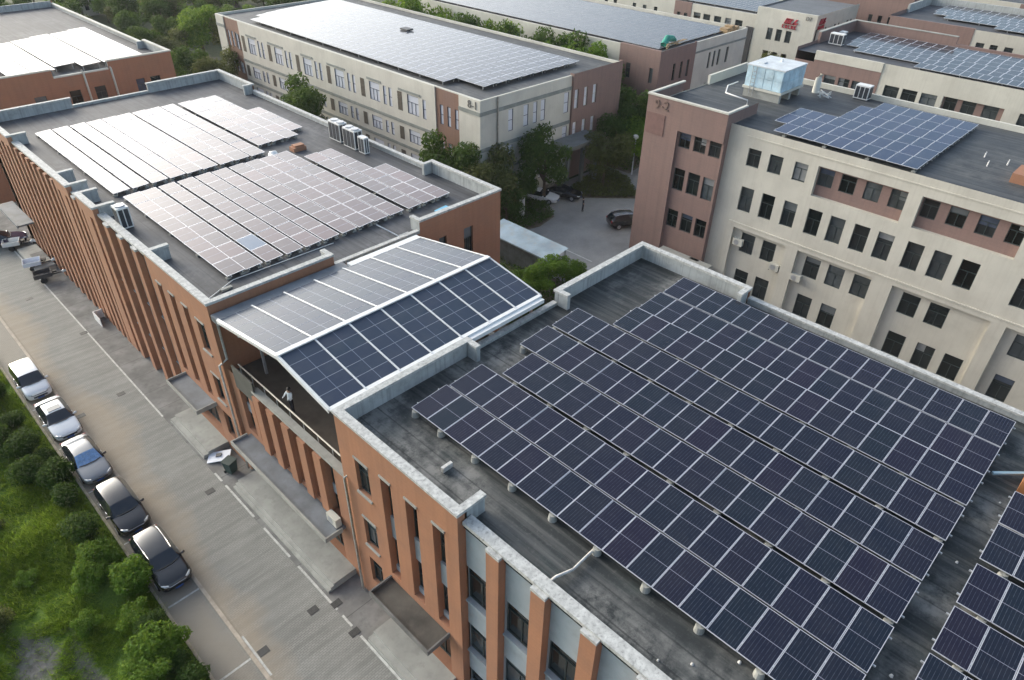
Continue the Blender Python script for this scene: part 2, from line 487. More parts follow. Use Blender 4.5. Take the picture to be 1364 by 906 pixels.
_t.links.new(MIX(_t, MA(_t, 'MULTIPLY', _j, 0.6), _c, (0.05, 0.05, 0.045)), _p.inputs['Base Color'])

# ------------------------------------------------------------------ mesh helpers
class MB:
    def __init__(s):
        s.v, s.f, s.m, s.uv = [], [], [], {}

    def quad(s, a, b, c, e, mi=0, uv=None):
        i = len(s.v)
        s.v += [tuple(a), tuple(b), tuple(c), tuple(e)]
        s.f.append((i, i + 1, i + 2, i + 3))
        s.m.append(mi)
        if uv:
            s.uv[len(s.f) - 1] = uv

    def poly(s, pts, mi=0):
        i = len(s.v)
        s.v += [tuple(p) for p in pts]
        s.f.append(tuple(range(i, i + len(pts))))
        s.m.append(mi)

    def box(s, x0, x1, y0, y1, z0, z1, mi=0, top=None):
        i = len(s.v)
        s.v += [(x0, y0, z0), (x1, y0, z0), (x1, y1, z0), (x0, y1, z0), (x0, y0, z1), (x1, y0, z1), (x1, y1, z1), (x0, y1, z1)]
        for q in ((0, 3, 2, 1), (4, 5, 6, 7), (0, 1, 5, 4), (1, 2, 6, 5), (2, 3, 7, 6), (3, 0, 4, 7)):
            s.f.append(tuple(i + k for k in q))
            s.m.append(mi)
        if top is not None:
            s.m[-5] = top

    def beam(s, a, b, w, h, mi=0):
        a, b = Vector(a), Vector(b)
        dr = (b - a).normalized()
        side = dr.cross(Vector((0, 0, 1)))
        if side.length < 1e-3:
            side = Vector((1, 0, 0))
        side.normalize()
        up = side.cross(dr)
        i = len(s.v)
        for p in (a, b):
            for su, uu in ((-1, -1), (1, -1), (1, 1), (-1, 1)):
                s.v.append(tuple(p + side * su * w / 2 + up * uu * h / 2))
        for q in ((0, 1, 2, 3), (7, 6, 5, 4), (0, 4, 5, 1), (1, 5, 6, 2), (2, 6, 7, 3), (3, 7, 4, 0)):
            s.f.append(tuple(i + k for k in q))
            s.m.append(mi)

    def tube(s, pts, rad, n=8, mi=0, cap=True):
        pts = [Vector(p) for p in pts]
        rads = rad if isinstance(rad, (list, tuple)) else [rad] * len(pts)
        base = len(s.v)
        for k, p in enumerate(pts):
            dr = (pts[min(k + 1, len(pts) - 1)] - pts[max(k - 1, 0)]).normalized()
            ref = Vector((0, 0, 1)) if abs(dr.z) < 0.9 else Vector((1, 0, 0))
            u = dr.cross(ref).normalized()
            w = dr.cross(u)
            for j in range(n):
                a = 2 * math.pi * j / n
                s.v.append(tuple(p + (u * math.cos(a) + w * math.sin(a)) * rads[k]))
        for k in range(len(pts) - 1):
            for j in range(n):
                s.f.append((base + k * n + j, base + k * n + (j + 1) % n, base + (k + 1) * n + (j + 1) % n, base + (k + 1) * n + j))
                s.m.append(mi)
        if cap:
            s.f.append(tuple(base + j for j in range(n)))
            s.m.append(mi)
            s.f.append(tuple(base + (len(pts) - 1) * n + j for j in range(n)))
            s.m.append(mi)

    def build(s, name, mats, parent=None, smooth=False, world=True, loc=None):
        me = bpy.data.meshes.new(name)
        me.from_pydata(s.v, [], s.f)
        if not isinstance(mats, (list, tuple)):
            mats = [mats]
        for k in mats:
            me.materials.append(k)
        me.polygons.foreach_set('material_index', s.m)
        if s.uv:
            ul = me.uv_layers.new(name='UVMap')
            for fi, uvs in s.uv.items():
                for k, li in enumerate(me.polygons[fi].loop_indices):
                    ul.data[li].uv = uvs[k]
        if smooth:
            me.polygons.foreach_set('use_smooth', [True] * len(me.polygons))
        o = bpy.data.objects.new(name, me)
        COL.objects.link(o)
        if parent is not None:
            o.parent = parent
            if world and parent.parent is None:
                o.location = -parent.location
        if loc is not None:
            o.location = loc
        return o


def mesh_obj(name, me, parent, loc, rot=None):
    o = bpy.data.objects.new(name, me)
    COL.objects.link(o)
    o.parent = parent
    o.location = loc
    if rot:
        o.rotation_euler = rot
    return o


def tag(o, label, cat, group=None):
    o['label'] = label
    o['category'] = cat
    if group:
        o['group'] = group
    return o


def thing(name, label, cat, loc, group=None, rz=0.0):
    o = bpy.data.objects.new(name, None)
    o.empty_display_size = 0.5
    COL.objects.link(o)
    o.location = loc
    o.rotation_euler = (0, 0, rz)
    return tag(o, label, cat, group)


def kids(o):
    return [c for c in bpy.data.objects if c.parent == o]


def dup(root, loc, rz, label, children, group=None):
    c = root.copy()
    COL.objects.link(c)
    c.location = loc
    c.rotation_euler = (0, 0, rz)
    c['label'] = label
    if group:
        c['group'] = group

    def rec(src, par):
        for ch in children.get(src.name, []):
            k = ch.copy()
            COL.objects.link(k)
            k.parent = par
            rec(ch, k)
    rec(root, c)
    return c


def child_map(root):
    mp = {}

    def rec(o):
        cs = list(o.children)
        mp[o.name] = cs
        for c in cs:
            rec(c)
    rec(root)
    return mp


def struct(name, mb, mat):
    o = mb.build(name, mat)
    o['kind'] = 'structure'
    return o


# facade helper: kind says which way the wall looks
def fp(kind, c, a, z, dd=0.0):
    if kind == 'x-':
        return (c - dd, a, z)
    if kind == 'x+':
        return (c + dd, a, z)
    if kind == 'y-':
        return (a, c - dd, z)
    return (a, c + dd, z)


def wall(mb, kind, c, a0, a1, z0, z1, ops=(), depth=0.25, mi=0, rmi=None):
    rmi = mi if rmi is None else rmi
    As = sorted({a0, a1} | {min(max(x, a0), a1) for o in ops for x in o[:2]})
    Zs = sorted({z0, z1} | {min(max(x, z0), z1) for o in ops for x in o[2:4]})
    for i in range(len(As) - 1):
        run = None
        for j in range(len(Zs) - 1):
            ca, cz = (As[i] + As[i + 1]) / 2, (Zs[j] + Zs[j + 1]) / 2
            hole = any(o[0] < ca < o[1] and o[2] < cz < o[3] for o in ops)
            if not hole:
                if run is None:
                    run = [Zs[j], Zs[j + 1]]
                else:
                    run[1] = Zs[j + 1]
            if (hole or j == len(Zs) - 2) and run:
                mb.quad(fp(kind, c, As[i], run[0]), fp(kind, c, As[i + 1], run[0]), fp(kind, c, As[i + 1], run[1]), fp(kind, c, As[i], run[1]), mi)
                run = None
    for o in ops:
        a, b, za, zb = o[:4]
        dp = o[4] if len(o) > 4 else depth
        for (p, q) in (((a, za), (b, za)), ((b, za), (b, zb)), ((b, zb), (a, zb)), ((a, zb), (a, za))):
            mb.quad(fp(kind, c, p[0], p[1]), fp(kind, c, q[0], q[1]), fp(kind, c, q[0], q[1], -dp), fp(kind, c, p[0], p[1], -dp), rmi)


def bar(mb, kind, c, a0, a1, z0, z1, d0, d1, mi=0):
    p, q = fp(kind, c, a0, z0, d0), fp(kind, c, a1, z1, d1)
    mb.box(min(p[0], q[0]), max(p[0], q[0]), min(p[1], q[1]), max(p[1], q[1]), z0, z1, mi)


def window(par, kind, c, a0, a1, z0, z1, depth=0.22, gm=None, fm=None, mull=1, trans=(0.66,), fw=0.05, name='window'):
    """pane set back in its opening, frame bars as a sub-part"""
    mb = MB()
    mb.quad(fp(kind, c, a0, z0, -depth), fp(kind, c, a1, z0, -depth), fp(kind, c, a1, z1, -depth), fp(kind, c, a0, z1, -depth))
    w = mb.build(name, gm or glass_dark, par)
    fb = MB()
    D0, D1 = -depth + 0.004, -depth + 0.055
    bar(fb, kind, c, a0, a1, z0, z0 + fw, D0, D1)
    bar(fb, kind, c, a0, a1, z1 - fw, z1, D0, D1)
    bar(fb, kind, c, a0, a0 + fw, z0 + fw, z1 - fw, D0, D1)
    bar(fb, kind, c, a1 - fw, a1, z0 + fw, z1 - fw, D0, D1)
    zt = sorted(z0 + (z1 - z0) * k for k in trans)
    for z in zt:
        bar(fb, kind, c, a0 + fw, a1 - fw, z - fw / 2, z + fw / 2, D0, D1 - 0.006)
    ztop = zt[0] - fw / 2 if zt else z1 - fw
    for k in range(mull):
        a = a0 + (a1 - a0) * (k + 1) / (mull + 1)
        bar(fb, kind, c, a - fw / 2, a + fw / 2, z0 + fw, ztop, D0, D1 - 0.012)
    fb.build('frame', fm or frame_dark, w)
    if gm in (None, glass_dark) and (a1 - a0) > .9 and name == 'window' and rnd.random() < .38:
        bb = MB()
        q = rnd.choice((.25, .35, .5, .95))
        zl = z1 - (z1 - z0) * q
        s0, s1 = (a0, a1) if rnd.random() < .6 else ((a0, (a0 + a1) / 2) if rnd.random() < .5 else ((a0 + a1) / 2, a1))
        bb.quad(fp(kind, c, s0 + .03, zl, -depth + .002), fp(kind, c, s1 - .03, zl, -depth + .002), fp(kind, c, s1 - .03, z1 - .03, -depth + .002), fp(kind, c, s0 + .03, z1 - .03, -depth + .002))
        bb.build('blind', rnd.choice(blind_ms), w)
    return w


def text_mesh(s, size, depth=0.04):
    cu = bpy.data.curves.new('txt', 'FONT')
    cu.body = s
    cu.size = size
    cu.extrude = depth
    cu.align_x = 'CENTER'
    cu.align_y = 'CENTER'
    o = bpy.data.objects.new('txt', cu)
    COL.objects.link(o)
    bpy.context.view_layer.update()
    me = bpy.data.meshes.new_from_object(o.evaluated_get(bpy.context.evaluated_depsgraph_get()))
    bpy.data.objects.remove(o)
    return me


def lettering(par, s, size, kind, c, a, z, mat, name='lettering', bold=0.0):
    me = text_mesh(s, size)
    me.materials.clear()
    me.materials.append(mat)
    o = bpy.data.objects.new(name, me)
    COL.objects.link(o)
    o.parent = par
    o.location = Vector(fp(kind, c, a, z, 0.03)) - par.location
    o.rotation_euler = (R(90), 0, R(-90) if kind == 'x-' else 0)
    return o

# ------------------------------------------------------------------ ground, roads
mb = MB()
mb.quad((-400, -250, -0.02), (700, -250, -0.02), (700, 900, -0.02), (-400, 900, -0.02))
struct('ground', mb, ground_m)
mb = MB()
mb.quad((5.3, -40, 0.004), (9.8, -40, 0.004), (9.8, 240, 0.004), (5.3, 240, 0.004))
struct('road', mb, paver)
mb = MB()
mb.quad((9.8, -40, 0.0), (36.5, -40, 0.0), (36.5, 140, 0.0), (9.8, 140, 0.0))
struct('pavement', mb, apron_m)
mb = MB()
mb.quad((3.25, -40, 0.002), (5.1, -40, 0.002), (5.1, 240, 0.002), (3.25, 240, 0.002))
struct('parking_strip', mb, paver_p)
mb = MB()
y = -40.0
while y < 200:
    L = 0.99
    mb.box(5.1, 5.3, y, y + L, -0.02, 0.05 + 0.008 * rnd.random())
    y += 1.0
struct('kerb', mb, kerb_m)
mb = MB()
y = -40.0
while y < 200:
    mb.box(3.1, 3.25, y, y + 0.99, -0.02, 0.1 + 0.012 * rnd.random())
    y += 1.0
struct('kerb', mb, kerb_m)
mb = MB()
mb.quad((36.5, -40, 0.0), (54, -40, 0.0), (54, 121.4, 0.0), (36.5, 121.4, 0.0))
mb.quad((54, 36, 0.0), (140, 36, 0.0), (140, 53.0, 0.0), (54, 53.0, 0.0))
mb.quad((72, -40, 0.0), (84, -40, 0.0), (84, 36, 0.0), (72, 36, 0.0))
struct('yard_road', mb, asphalt)
# painted lines
mb = MB()
mb.quad((9.74, 44.6, 0.009), (9.86, 44.6, 0.009), (9.86, 150, 0.009), (9.74, 150, 0.009))
for (ya, yb) in ((36.7, 35.7), (35.2, 31.5), (30.3, 27.3), (26.4, 22.4), (21.9, 21.0), (20.2, 16.5)):
    mb.quad((9.8, yb, 0.009), (9.93, yb, 0.009), (9.93, ya, 0.009), (9.8, ya, 0.009))
for yy in (40.7, 35.0, 46.2, 51.8):
    mb.quad((3.3, yy - .05, 0.007), (4.1, yy - .05, 0.007), (4.1, yy + .05, 0.007), (3.3, yy + .05, 0.007))
for yy in (29.0, 23.15, 17.3):
    mb.quad((3.35, yy - .06, 0.007), (5.08, yy - .06, 0.007), (5.08, yy + .06, 0.007), (3.35, yy + .06, 0.007))
mb.quad((5.32, 21.6, 0.009), (5.44, 21.6, 0.009), (5.44, 24.6, 0.009), (5.32, 24.6, 0.009))
mb.quad((50.5, 37.6, 0.004), (50.62, 37.6, 0.004), (50.62, 44, 0.004), (50.5, 44, 0.004))
struct('road_marking', mb, paint_line)
# drain grates
DR = [((8.9, 35.4), 'in the road beside the dashed line below the open terrace'), ((8.65, 49.3), 'in the road abreast of the white saloon car'),
      ((5.62, 48.8), 'against the kerb beside the white saloon car'), ((8.9, 23.3), 'in the road beside its twin on the dashed line'),
      ((10.05, 22.75), 'on the dashed line beside its twin in the road'), ((9.75, 20.6), 'on the dashed line beside the nearest grey steps'),
      ((5.75, 23.05), 'against the kerb beyond the nearest black car'), ((9.55, 59.6), 'on the long white line before the fin facade'), ((8.0, 68.6), 'in the road, farthest from the camera')]
dg0 = None
for (x, y), w in DR:
    mb = MB()
    mb.box(-.28, .28, -.22, .22, -0.02, 0.012)
    for k in range(6):
        mb.box(-.26 + k * .09, -.22 + k * .09, -.18, .18, 0.012, 0.02)
    if dg0 is None:
        dg0 = mb.build('drain_grate', drain_m)
        o = dg0
    else:
        o = dg0.copy()
        COL.objects.link(o)
    o.location = (x, y, 0.004)
    tag(o, 'dark iron drain grate ' + w, 'drain grate', 'drain grates in the road')

# ------------------------------------------------------------------ two orange blocks
RZ = 12.2       # roof level


def orange_block(root, Y, yend, roof, brickm, detail=True):
    """t runs along the street front from the end that faces the link"""
    def yr(t0, t1):
        a, b = Y(t0), Y(t1)
        return (min(a, b), max(a, b))
    wl = MB()
    X0, X1 = 11.8, 35.1 if yend > 0 else 35.9
    # flat part of the street front
    wins = [(1.27, 2.35, 8.9, 11.1), (1.27, 2.35, 4.9, 7.0), (1.27, 2.35, 1.8, 3.8)]
    slots = [(3.3, 4.07), (5.1, 5.92), (6.95, 7.73)]
    ops = []
    for t0, t1, z0, z1 in wins:
        a, b = yr(t0, t1)
        ops.append((a, b, z0, z1, 0.28))
    for t0, t1 in slots:
        a, b = yr(t0, t1)
        ops.append((a, b, 4.35, 11.35, 0.5))
    a, b = yr(3.4, 7.7)
    ops.append((a, b, 0.5, 3.5, 0.6))
    a, b = yr(0, 8.6)
    wall(wl, 'x-', X0, a, b, 0, 13.05, ops)
    for o in wins:
        a, b = yr(o[0], o[1])
        window(root, 'x-', X0, a, b, o[2], o[3], 0.24, mull=1, trans=(0.6,))
    sp = MB()
    for t0, t1 in slots:
        a, b = yr(t0, t1)
        window(root, 'x-', X0, a, b, 8.45, 11.35, 0.45, mull=0, trans=(0.45,))
        bar(sp, 'x-', X0, a, b, 6.9, 8.45, -0.5, -0.3)
        window(root, 'x-', X0, a, b, 4.75, 6.9, 0.45, mull=0, trans=(0.5,))
        bar(sp, 'x-', X0, a, b, 4.35, 4.75, -0.5, -0.3)
    a, b = yr(3.4, 7.7)
    window(root, 'x-', X0, a, b, 0.5, 3.5, 0.55, mull=3, trans=(0.75,), name='door')
    lt = MB()
    for (t0, t1, z1) in [(1.27, 2.35, 11.1), (1.27, 2.35, 7.0)] + [(s[0], s[1], 11.35) for s in slots]:
        a, b = yr(t0, t1)
        bar(lt, 'x-', X0, a - .03, b + .03, z1, z1 + 0.12, 0.003, 0.06)
    for (t0, t1, z0) in ((1.27, 2.35, 8.9), (1.27, 2.35, 4.9)):
        a, b = yr(t0, t1)
        bar(lt, 'x-', X0, a - .05, b + .05, z0 - 0.12, z0, 0.003, 0.09)
    lt.build('sill', concrete, root)
    # return of the flat part
    q = Y(8.6)
    kd = 'y-' if Y(1) < Y(0) else 'y+'
    wall(wl, kd, q, X0, 12.3, 0, 13.05)
    # recessed bays
    low = [(8.6, 17.2), (20.7, 22.5), (25.7, 36.9)] if yend > 0 else [(8.6, 22.5), (25.7, 36.9)]
    high = [(17.2, 20.7), (22.5, 25.7), (36.9, 44.9)] if yend > 0 else [(22.5, 25.7), (36.9, 44.9)]
    pil = []
    t = 10.22
    while t < 16.9:
        pil.append((t, t + 0.7)); t += 2.38
    t = 26.3
    while t < 36.6:
        pil.append((t, t + 0.55)); t += 1.5
    pil += [(17.2, 17.9), (18.5, 19.9), (20.15, 20.7), (22.5, 23.1), (23.6, 24.7), (25.15, 25.7), (21.3, 21.9)] if yend > 0 else [(17.36, 18.06), (19.74, 20.44), (22.5, 23.1), (23.6, 24.7), (25.15, 25.7)]
    t = 36.9
    while t < 44.5:
        pil.append((t, t + 0.6)); t += 1.5
    pil.append((44.4, 44.9))
    pil.sort()
    for t0, t1 in pil:
        a, b = yr(t0, t1)
        pb = MB()
        hi = any(h0 - .01 <= t0 and t1 <= h1 + .01 for h0, h1 in high)
        pb.box(X0, 12.2, a, b, 0, 12.1 if hi else 12.45)
        if not hi and t0 < 25:
            pb.box(X0 - .02, 11.985, a - .02, b + .02, 12.45, 12.6, 1)
        pb.build('pilaster', [brickm, coping_m], root)
    edges = [8.6] + [e for pr_ in pil for e in pr_] + [44.9]
    bays = [(edges[i], edges[i + 1]) for i in range(0, len(edges) - 1, 2) if edges[i + 1] - edges[i] > 0.2]
    bk = MB()
    a, b = yr(8.6, 44.9)
    ops = []
    for t0, t1 in bays:
        a1, b1 = yr(t0, t1)
        ops += [(a1, b1, 7.35, 9.65), (a1, b1, 3.4, 5.5), (a1, b1, 0.5, 1.7)]
    bk.v, bk.f, bk.m = [], [], []
    wall(bk, 'x-', 12.22, a, b, 0, 12.5, ops, 0.22)
    bk.build('spandrel', spandrel_m, root)
    for t0, t1 in bays:
        a1, b1 = yr(t0, t1)
        near = t0 < 26
        for (z0, z1) in ((7.35, 9.65), (3.4, 5.5), (0.5, 1.7)):
            if near:
                window(root, 'x-', 12.22, a1, b1, z0, z1, 0.19, gm=glass_mid if (t0 < 17) else glass_dark, mull=1 if t1 - t0 > 1.2 else 0, trans=(0.7,))
        if not near:
            w = MB()
            for (z0, z1) in ((7.35, 9.65), (3.4, 5.5), (0.5, 1.7)):
                w.quad((12.41, a1, z0), (12.41, b1, z0), (12.41, b1, z1), (12.41, a1, z1))
            w.build('window', glass_dark, root)
    ldg = MB()
    for t0, t1 in bays:
        if t0 < 26:
            a1, b1 = yr(t0, t1)
            for z in (7.35, 3.4):
                bar(ldg, 'x-', 12.22, a1 + .004, b1 - .004, z - 0.1, z, 0.003, 0.12)
    ldg.build('window_ledge', spandrel_m, root)
    for h0, h1 in high:
        a, b = yr(h0, h1)
        wl.box(X0, 12.15, a, b, 12.1, 13.05)
    sp.build('spandrel', spandrel_m, root)
    # end facing the link, back and far end
    y0, y1 = yr(0, 44.9)
    ke, kf = ('y+', 'y-') if Y(1) < Y(0) else ('y-', 'y+')
    ye, yf = Y(0), Y(44.9)
    hiX = [(X0, 20.2), (27.2, X1)]
    eops = [(31.3, 32.2, 8.4, 11.15), (28.9, 29.6, 9.6, 11.2), (33.2, 34.0, 4.6, 6.8), (30.2, 31.2, 1.6, 4.2)]
    wall(wl, ke, ye, X0, X1, 0, 12.2, eops, 0.25)
    for o in eops:
        window(root, ke, ye, *o[:4], 0.2, mull=1)
    for a, b in hiX:
        wall(wl, ke, ye, a, b, 12.2, 13.05)
    bops = []
    wall(wl, 'x+', X1, y0, y1, 0, 12.2, bops)
    wall(wl, kf, yf, X0, X1, 0, 12.2)
    hb = [(0, 8.0), (37.2, 44.9)]
    for t0, t1 in hb:
        a, b = yr(t0, t1)
        wall(wl, 'x+', X1, a, b, 12.2, 13.05)
    fx = [(X0, 19.5), (27.0, X1)]
    for a, b in fx:
        wall(wl, kf, yf, a, b, 12.2, 13.05)
    wl.build('wall', brickm, root)
    # roof sheet
    rb = MB()
    rb.quad((X0 + .3, y0 + .1, RZ), (X1 - .1, y0 + .1, RZ), (X1 - .1, y1 - .1, RZ), (X0 + .3, y1 - .1, RZ))
    rb.build('roof', roof, root)
    # parapet linings and stubs (rendered inside faces)
    pp = MB()
    cp = MB()

    def par_y(a, b, ye_, inward):      # parapet along X at y = ye_
        ya, yb = (ye_ + 0.004, ye_ + 0.26) if inward > 0 else (ye_ - 0.26, ye_ - 0.004)
        pp.box(a + .004, b - .004, ya, yb, RZ - .05, 13.05)
        cp.box(a - .05, b + .05, ya - .07, yb + .07, 13.05, 13.2)

    def stub(x0, x1, y, inward):
        ya, yb = (y, y + 0.26) if inward > 0 else (y - 0.26, y)
        pp.box(x0, x1, ya, yb, RZ - .05, 13.046)
        cp.box(x0, x1 + .05, ya - .05, yb + .05, 13.053, 13.204)
    inw = 1 if Y(1) > Y(0) else -1
    for a, b in hiX:
        par_y(a, b, ye, inw)
    for a, b in fx:
        par_y(a, b, yf, -inw)
    # low edges at the ends
    for a, b, yy, k in ((20.26, 27.14, ye, inw), (19.56, 26.94, yf, -inw)):
        ya, yb = (yy, yy + .25) if k > 0 else (yy - .25, yy)
        pp.box(a, b, ya + .003, yb - .003, RZ - .05, RZ + 0.18)
        cp.box(a, b, ya - .04, yb + .04, RZ + .18, RZ + 0.26)
    # stubs at the gaps in the end parapets
    for xx in (20.2, 27.2):
        ya = ye + inw * 0.3
        a, b = sorted((ya, ya + inw * 0.7))
        s0, s1 = (xx - .26, xx) if xx < 24 else (xx, xx + .26)
        pp.box(s0 + .004, s1 - .004, a, b, RZ - .05, 13.04)
        cp.box(s0 - .04, s1 + .04, a, b + .04, 13.047, 13.19)
    # street front parapets
    for t0, t1 in [(0, 8.6)] + high:
        a, b = yr(t0, t1)
        pp.box(X0 + .008, 12.1 if t0 == 0 else 12.16, a + .27, b - .003, RZ - .05, 13.04)
        cp.box(X0 - .06, 12.2, a - .05, b + .05, 13.057, 13.21)
        for tt, kk in ((t0, 1), (t1, -1)):
            if 0 < tt < 44.8:
                stub(12.2, 13.3, Y(tt), inw * kk)
    for t0, t1 in low:
        a, b = yr(t0, t1)
        pp.box(12.225, 12.46, a, b, 12.1, 12.5)
        cp.box(11.99, 12.52, a + .06, b - .06, 12.5, 12.68)
    # back parapets
    for t0, t1 in hb:
        a, b = yr(t0, t1)
        pp.box(X1 - .27, X1 - .005, a + .27, b - .003, RZ - .05, 13.04)
        cp.box(X1 - .34, X1 + .06, a - .05, b + .05, 13.06, 13.215)
    a, b = yr(8.06, 37.14)
    pp.box(X1 - .27, X1 - .005, a, b, RZ - .05, 12.5)
    cp.box(X1 - .32, X1 + .05, a, b, 12.5, 12.62)
    for tt, k in ((8.0, -1), (37.2, 1)):
        yy = Y(tt)
        a, b = sorted((yy, yy + inw * k * .26))
        pp.box(X1 - 1.1, X1 - .3, a + .004, b - .004, RZ - .05, 13.03)
        cp.box(X1 - 1.15, X1 - .3, a - .04, b + .04, 13.04, 13.195)
    pp.build('parapet', parapet_m, root)
    cp.build('coping', coping_m, root)
    # door canopy and landing
    a, b = yr(3.2, 7.65)
    cb = MB()
    cb.box(10.5, X0 - .004, a, b, 3.72, 3.86)
    cbd = cb.build('door_canopy', porch_dark if yend < 0 else porch_m, root)
    ce = MB()
    ce.box(10.42, 10.5, a - .06, b + .06, 3.7, 4.03)
    ce.box(10.5, X0, a - .06, a + .02, 3.7, 4.03)
    ce.box(10.5, X0, b - .02, b + .06, 3.7, 4.03)
    ce.build('canopy_edge', [concrete if yend > 0 else concrete_d], cbd)
    pl = MB()
    a, b = yr(3.1, 8.3) if yend > 0 else yr(3.05, 8.0)
    pl.box(10.35, X0, a, b, 0, 0.46)
    pl.box(10.0, 10.35, a, b, 0, 0.3)
    pl.box(9.95, 10.0, a, b, 0, 0.15)
    pl.build('entrance_steps', concrete, root)


blkA = thing('office_block', 'nearest orange brick block with dark solar rows on its dark stained roof', 'office block', (24, 0.3, 0), 'orange brick blocks')
orange_block(blkA, lambda t: 22.72 - t, -1, roof_A, brick)
blkB = thing('office_block', 'orange brick block with long row of thin upright fins and pale shining solar rows', 'office block', (24, 57.7, 0), 'orange brick blocks')
orange_block(blkB, lambda t: 35.3 + t, 1, roof_B, brick)

# downpipes
for root, pts in ((blkA, [(12.0, 22.35, 9.3), (11.66, 22.45, 9.05), (11.66, 22.45, 0.1)]),
                  (blkB, [(12.1, 35.2, 12.3), (12.1, 35.2, 9.2), (11.66, 35.5, 8.75), (11.66, 35.5, 0.1)])):
    mb = MB()
    mb.tube(pts, 0.075, 8)
    mb.build('downpipe', white_dirty, root, smooth=True)

# ------------------------------------------------------------------ link building
lk = thing('link_building', 'low orange brick link with an open railed terrace under the solar canopy', 'building', (19, 29, 0))
wl = MB()
LX = 12.0
ly0, ly1 = 22.78, 35.24
lops = []
pils = [31.3, 29.75, 28.15, 26.55, 25.0]
bays = [(33.2, 34.3), (31.3 + .75, 32.7)] + [(p - .82, p) for p in pils[:]]
for a, b in bays:
    lops.append((a, b, 4.3, 8.35, 0.4))
lops.append((24.5, 33.8, 0.5, 3.4, 0.5))
wall(wl, 'x-', LX, ly0, ly1, 0, 8.5, lops)
wall(wl, 'x+', 26.0, ly0, ly1, 0, 8.5)
wl.build('wall', brick, lk)
for p in pils:
    pb = MB()
    pb.box(LX - .22, LX - .004, p + .02, p + .74, 4.1, 8.4)
    pb.build('pilaster', brick, lk)
sb = MB()
for a, b in bays:
    window(lk, 'x-', LX, a, b, 6.3, 8.2, 0.36, mull=0)
    window(lk, 'x-', LX, a, b, 4.3, 5.6, 0.36, mull=0)
    bar(sb, 'x-', LX, a, b, 5.6, 6.3, -.4, -.25)
    bar(sb, 'x-', LX, a, b, 8.2, 8.35, -.4, -.25)
sb.build('spandrel', spandrel_m, lk)
window(lk, 'x-', LX, 24.5, 33.8, 0.5, 3.4, 0.45, mull=7, trans=(0.75,), name='door')
tf = MB()
tf.quad((LX + .3, ly0, 8.2), (26, ly0, 8.2), (26, ly1, 8.2), (LX + .3, ly1, 8.2))
tf.build('terrace_floor', simple('terrace_tile', (0.09, 0.075, 0.06), 0.8, var=0.15), lk)
cp = MB()
cp.box(LX - .12, LX + .32, ly0 + .05, 32.2, 8.5, 8.66)
cp.box(25.7, 26.1, ly0 + .05, ly1 - .05, 8.5, 8.62)
cp.build('coping', concrete, lk)
rl = MB()
rl.tube([(LX + .38, 22.9, 9.1), (LX + .38, 34.4, 9.1)], 0.045, 8)
for k in range(9):
    yy = 23.2 + k * 1.38
    rl.tube([(LX + .38, yy, 8.2), (LX + .38, yy, 9.08)], 0.025, 6)
rl.build('railing', simple('railing_grey', (0.36, 0.35, 0.32), 0.5, var=0.15, scale=4), lk, smooth=True)
gb = MB()
gb.box(LX - .1, LX - .02, 31.9, 34.3, 7.7, 9.35)
gb.build('cladding_sheet', grey_plain, lk)
cb = MB()
cb.box(10.75, LX - .004, 23.9, 34.25, 3.72, 3.88)
cbd = cb.build('door_canopy', porch_m, lk)
ce = MB()
ce.box(10.66, 10.75, 23.82, 34.33, 3.68, 4.02)
ce.box(10.75, LX - .23, 23.82, 23.9, 3.68, 4.02)
ce.box(10.75, LX - .23, 34.25, 34.33, 3.68, 4.02)
ce.build('canopy_edge', concrete, cbd)
pl = MB()
pl.box(10.5, LX, 23.6, 34.6, 0, 0.48)
pl.box(10.3, 10.5, 23.6, 34.6, 0, 0.32)
pl.box(10.1, 10.3, 23.6, 34.6, 0, 0.16)
pl.build('entrance_steps', concrete, lk)

# ------------------------------------------------------------------ solar canopy
cy = thing('solar_canopy', 'gabled solar glass canopy with white ribs spanning the terrace between the orange blocks', 'solar canopy', (19, 28.5, 8.2))
XC0, NCOL, PC = 11.8, 7, 2.06
YR, ZR, YS, ZS, YN, ZN = 27.35, 13.88, 22.98, 13.12, 34.1, 12.72


def slope_pts(side):
    return ((YS, ZS) if side == 0 else (YN, ZN))


def panel_mesh(name, dx, dy, th, mat, side_mat):
    mb = MB()
    i = 0
    mb.quad((0, 0, 0), (dx, 0, 0), (dx, dy, 0), (0, dy, 0), 0, uv=[(0, 0), (1, 0), (1, 1), (0, 1)])
    mb.quad((0, 0, -th), (0, dy, -th), (dx, dy, -th), (dx, 0, -th), 1)
    for p, q in (((0, 0), (dx, 0)), ((dx, 0), (dx, dy)), ((dx, dy), (0, dy)), ((0, dy), (0, 0))):
        mb.quad((p[0], p[1], -th), (q[0], q[1], -th), (q[0], q[1], 0), (p[0], p[1], 0), 1)
    me = bpy.data.meshes.new(name)
    me.from_pydata(mb.v, [], mb.f)
    me.materials.append(mat)
    me.materials.append(side_mat)
    me.polygons.foreach_set('material_index', mb.m)
    ul = me.uv_layers.new(name='UVMap')
    for k, li in enumerate(me.polygons[0].loop_indices):
        ul.data[li].uv = mb.uv[0][k]
    return me


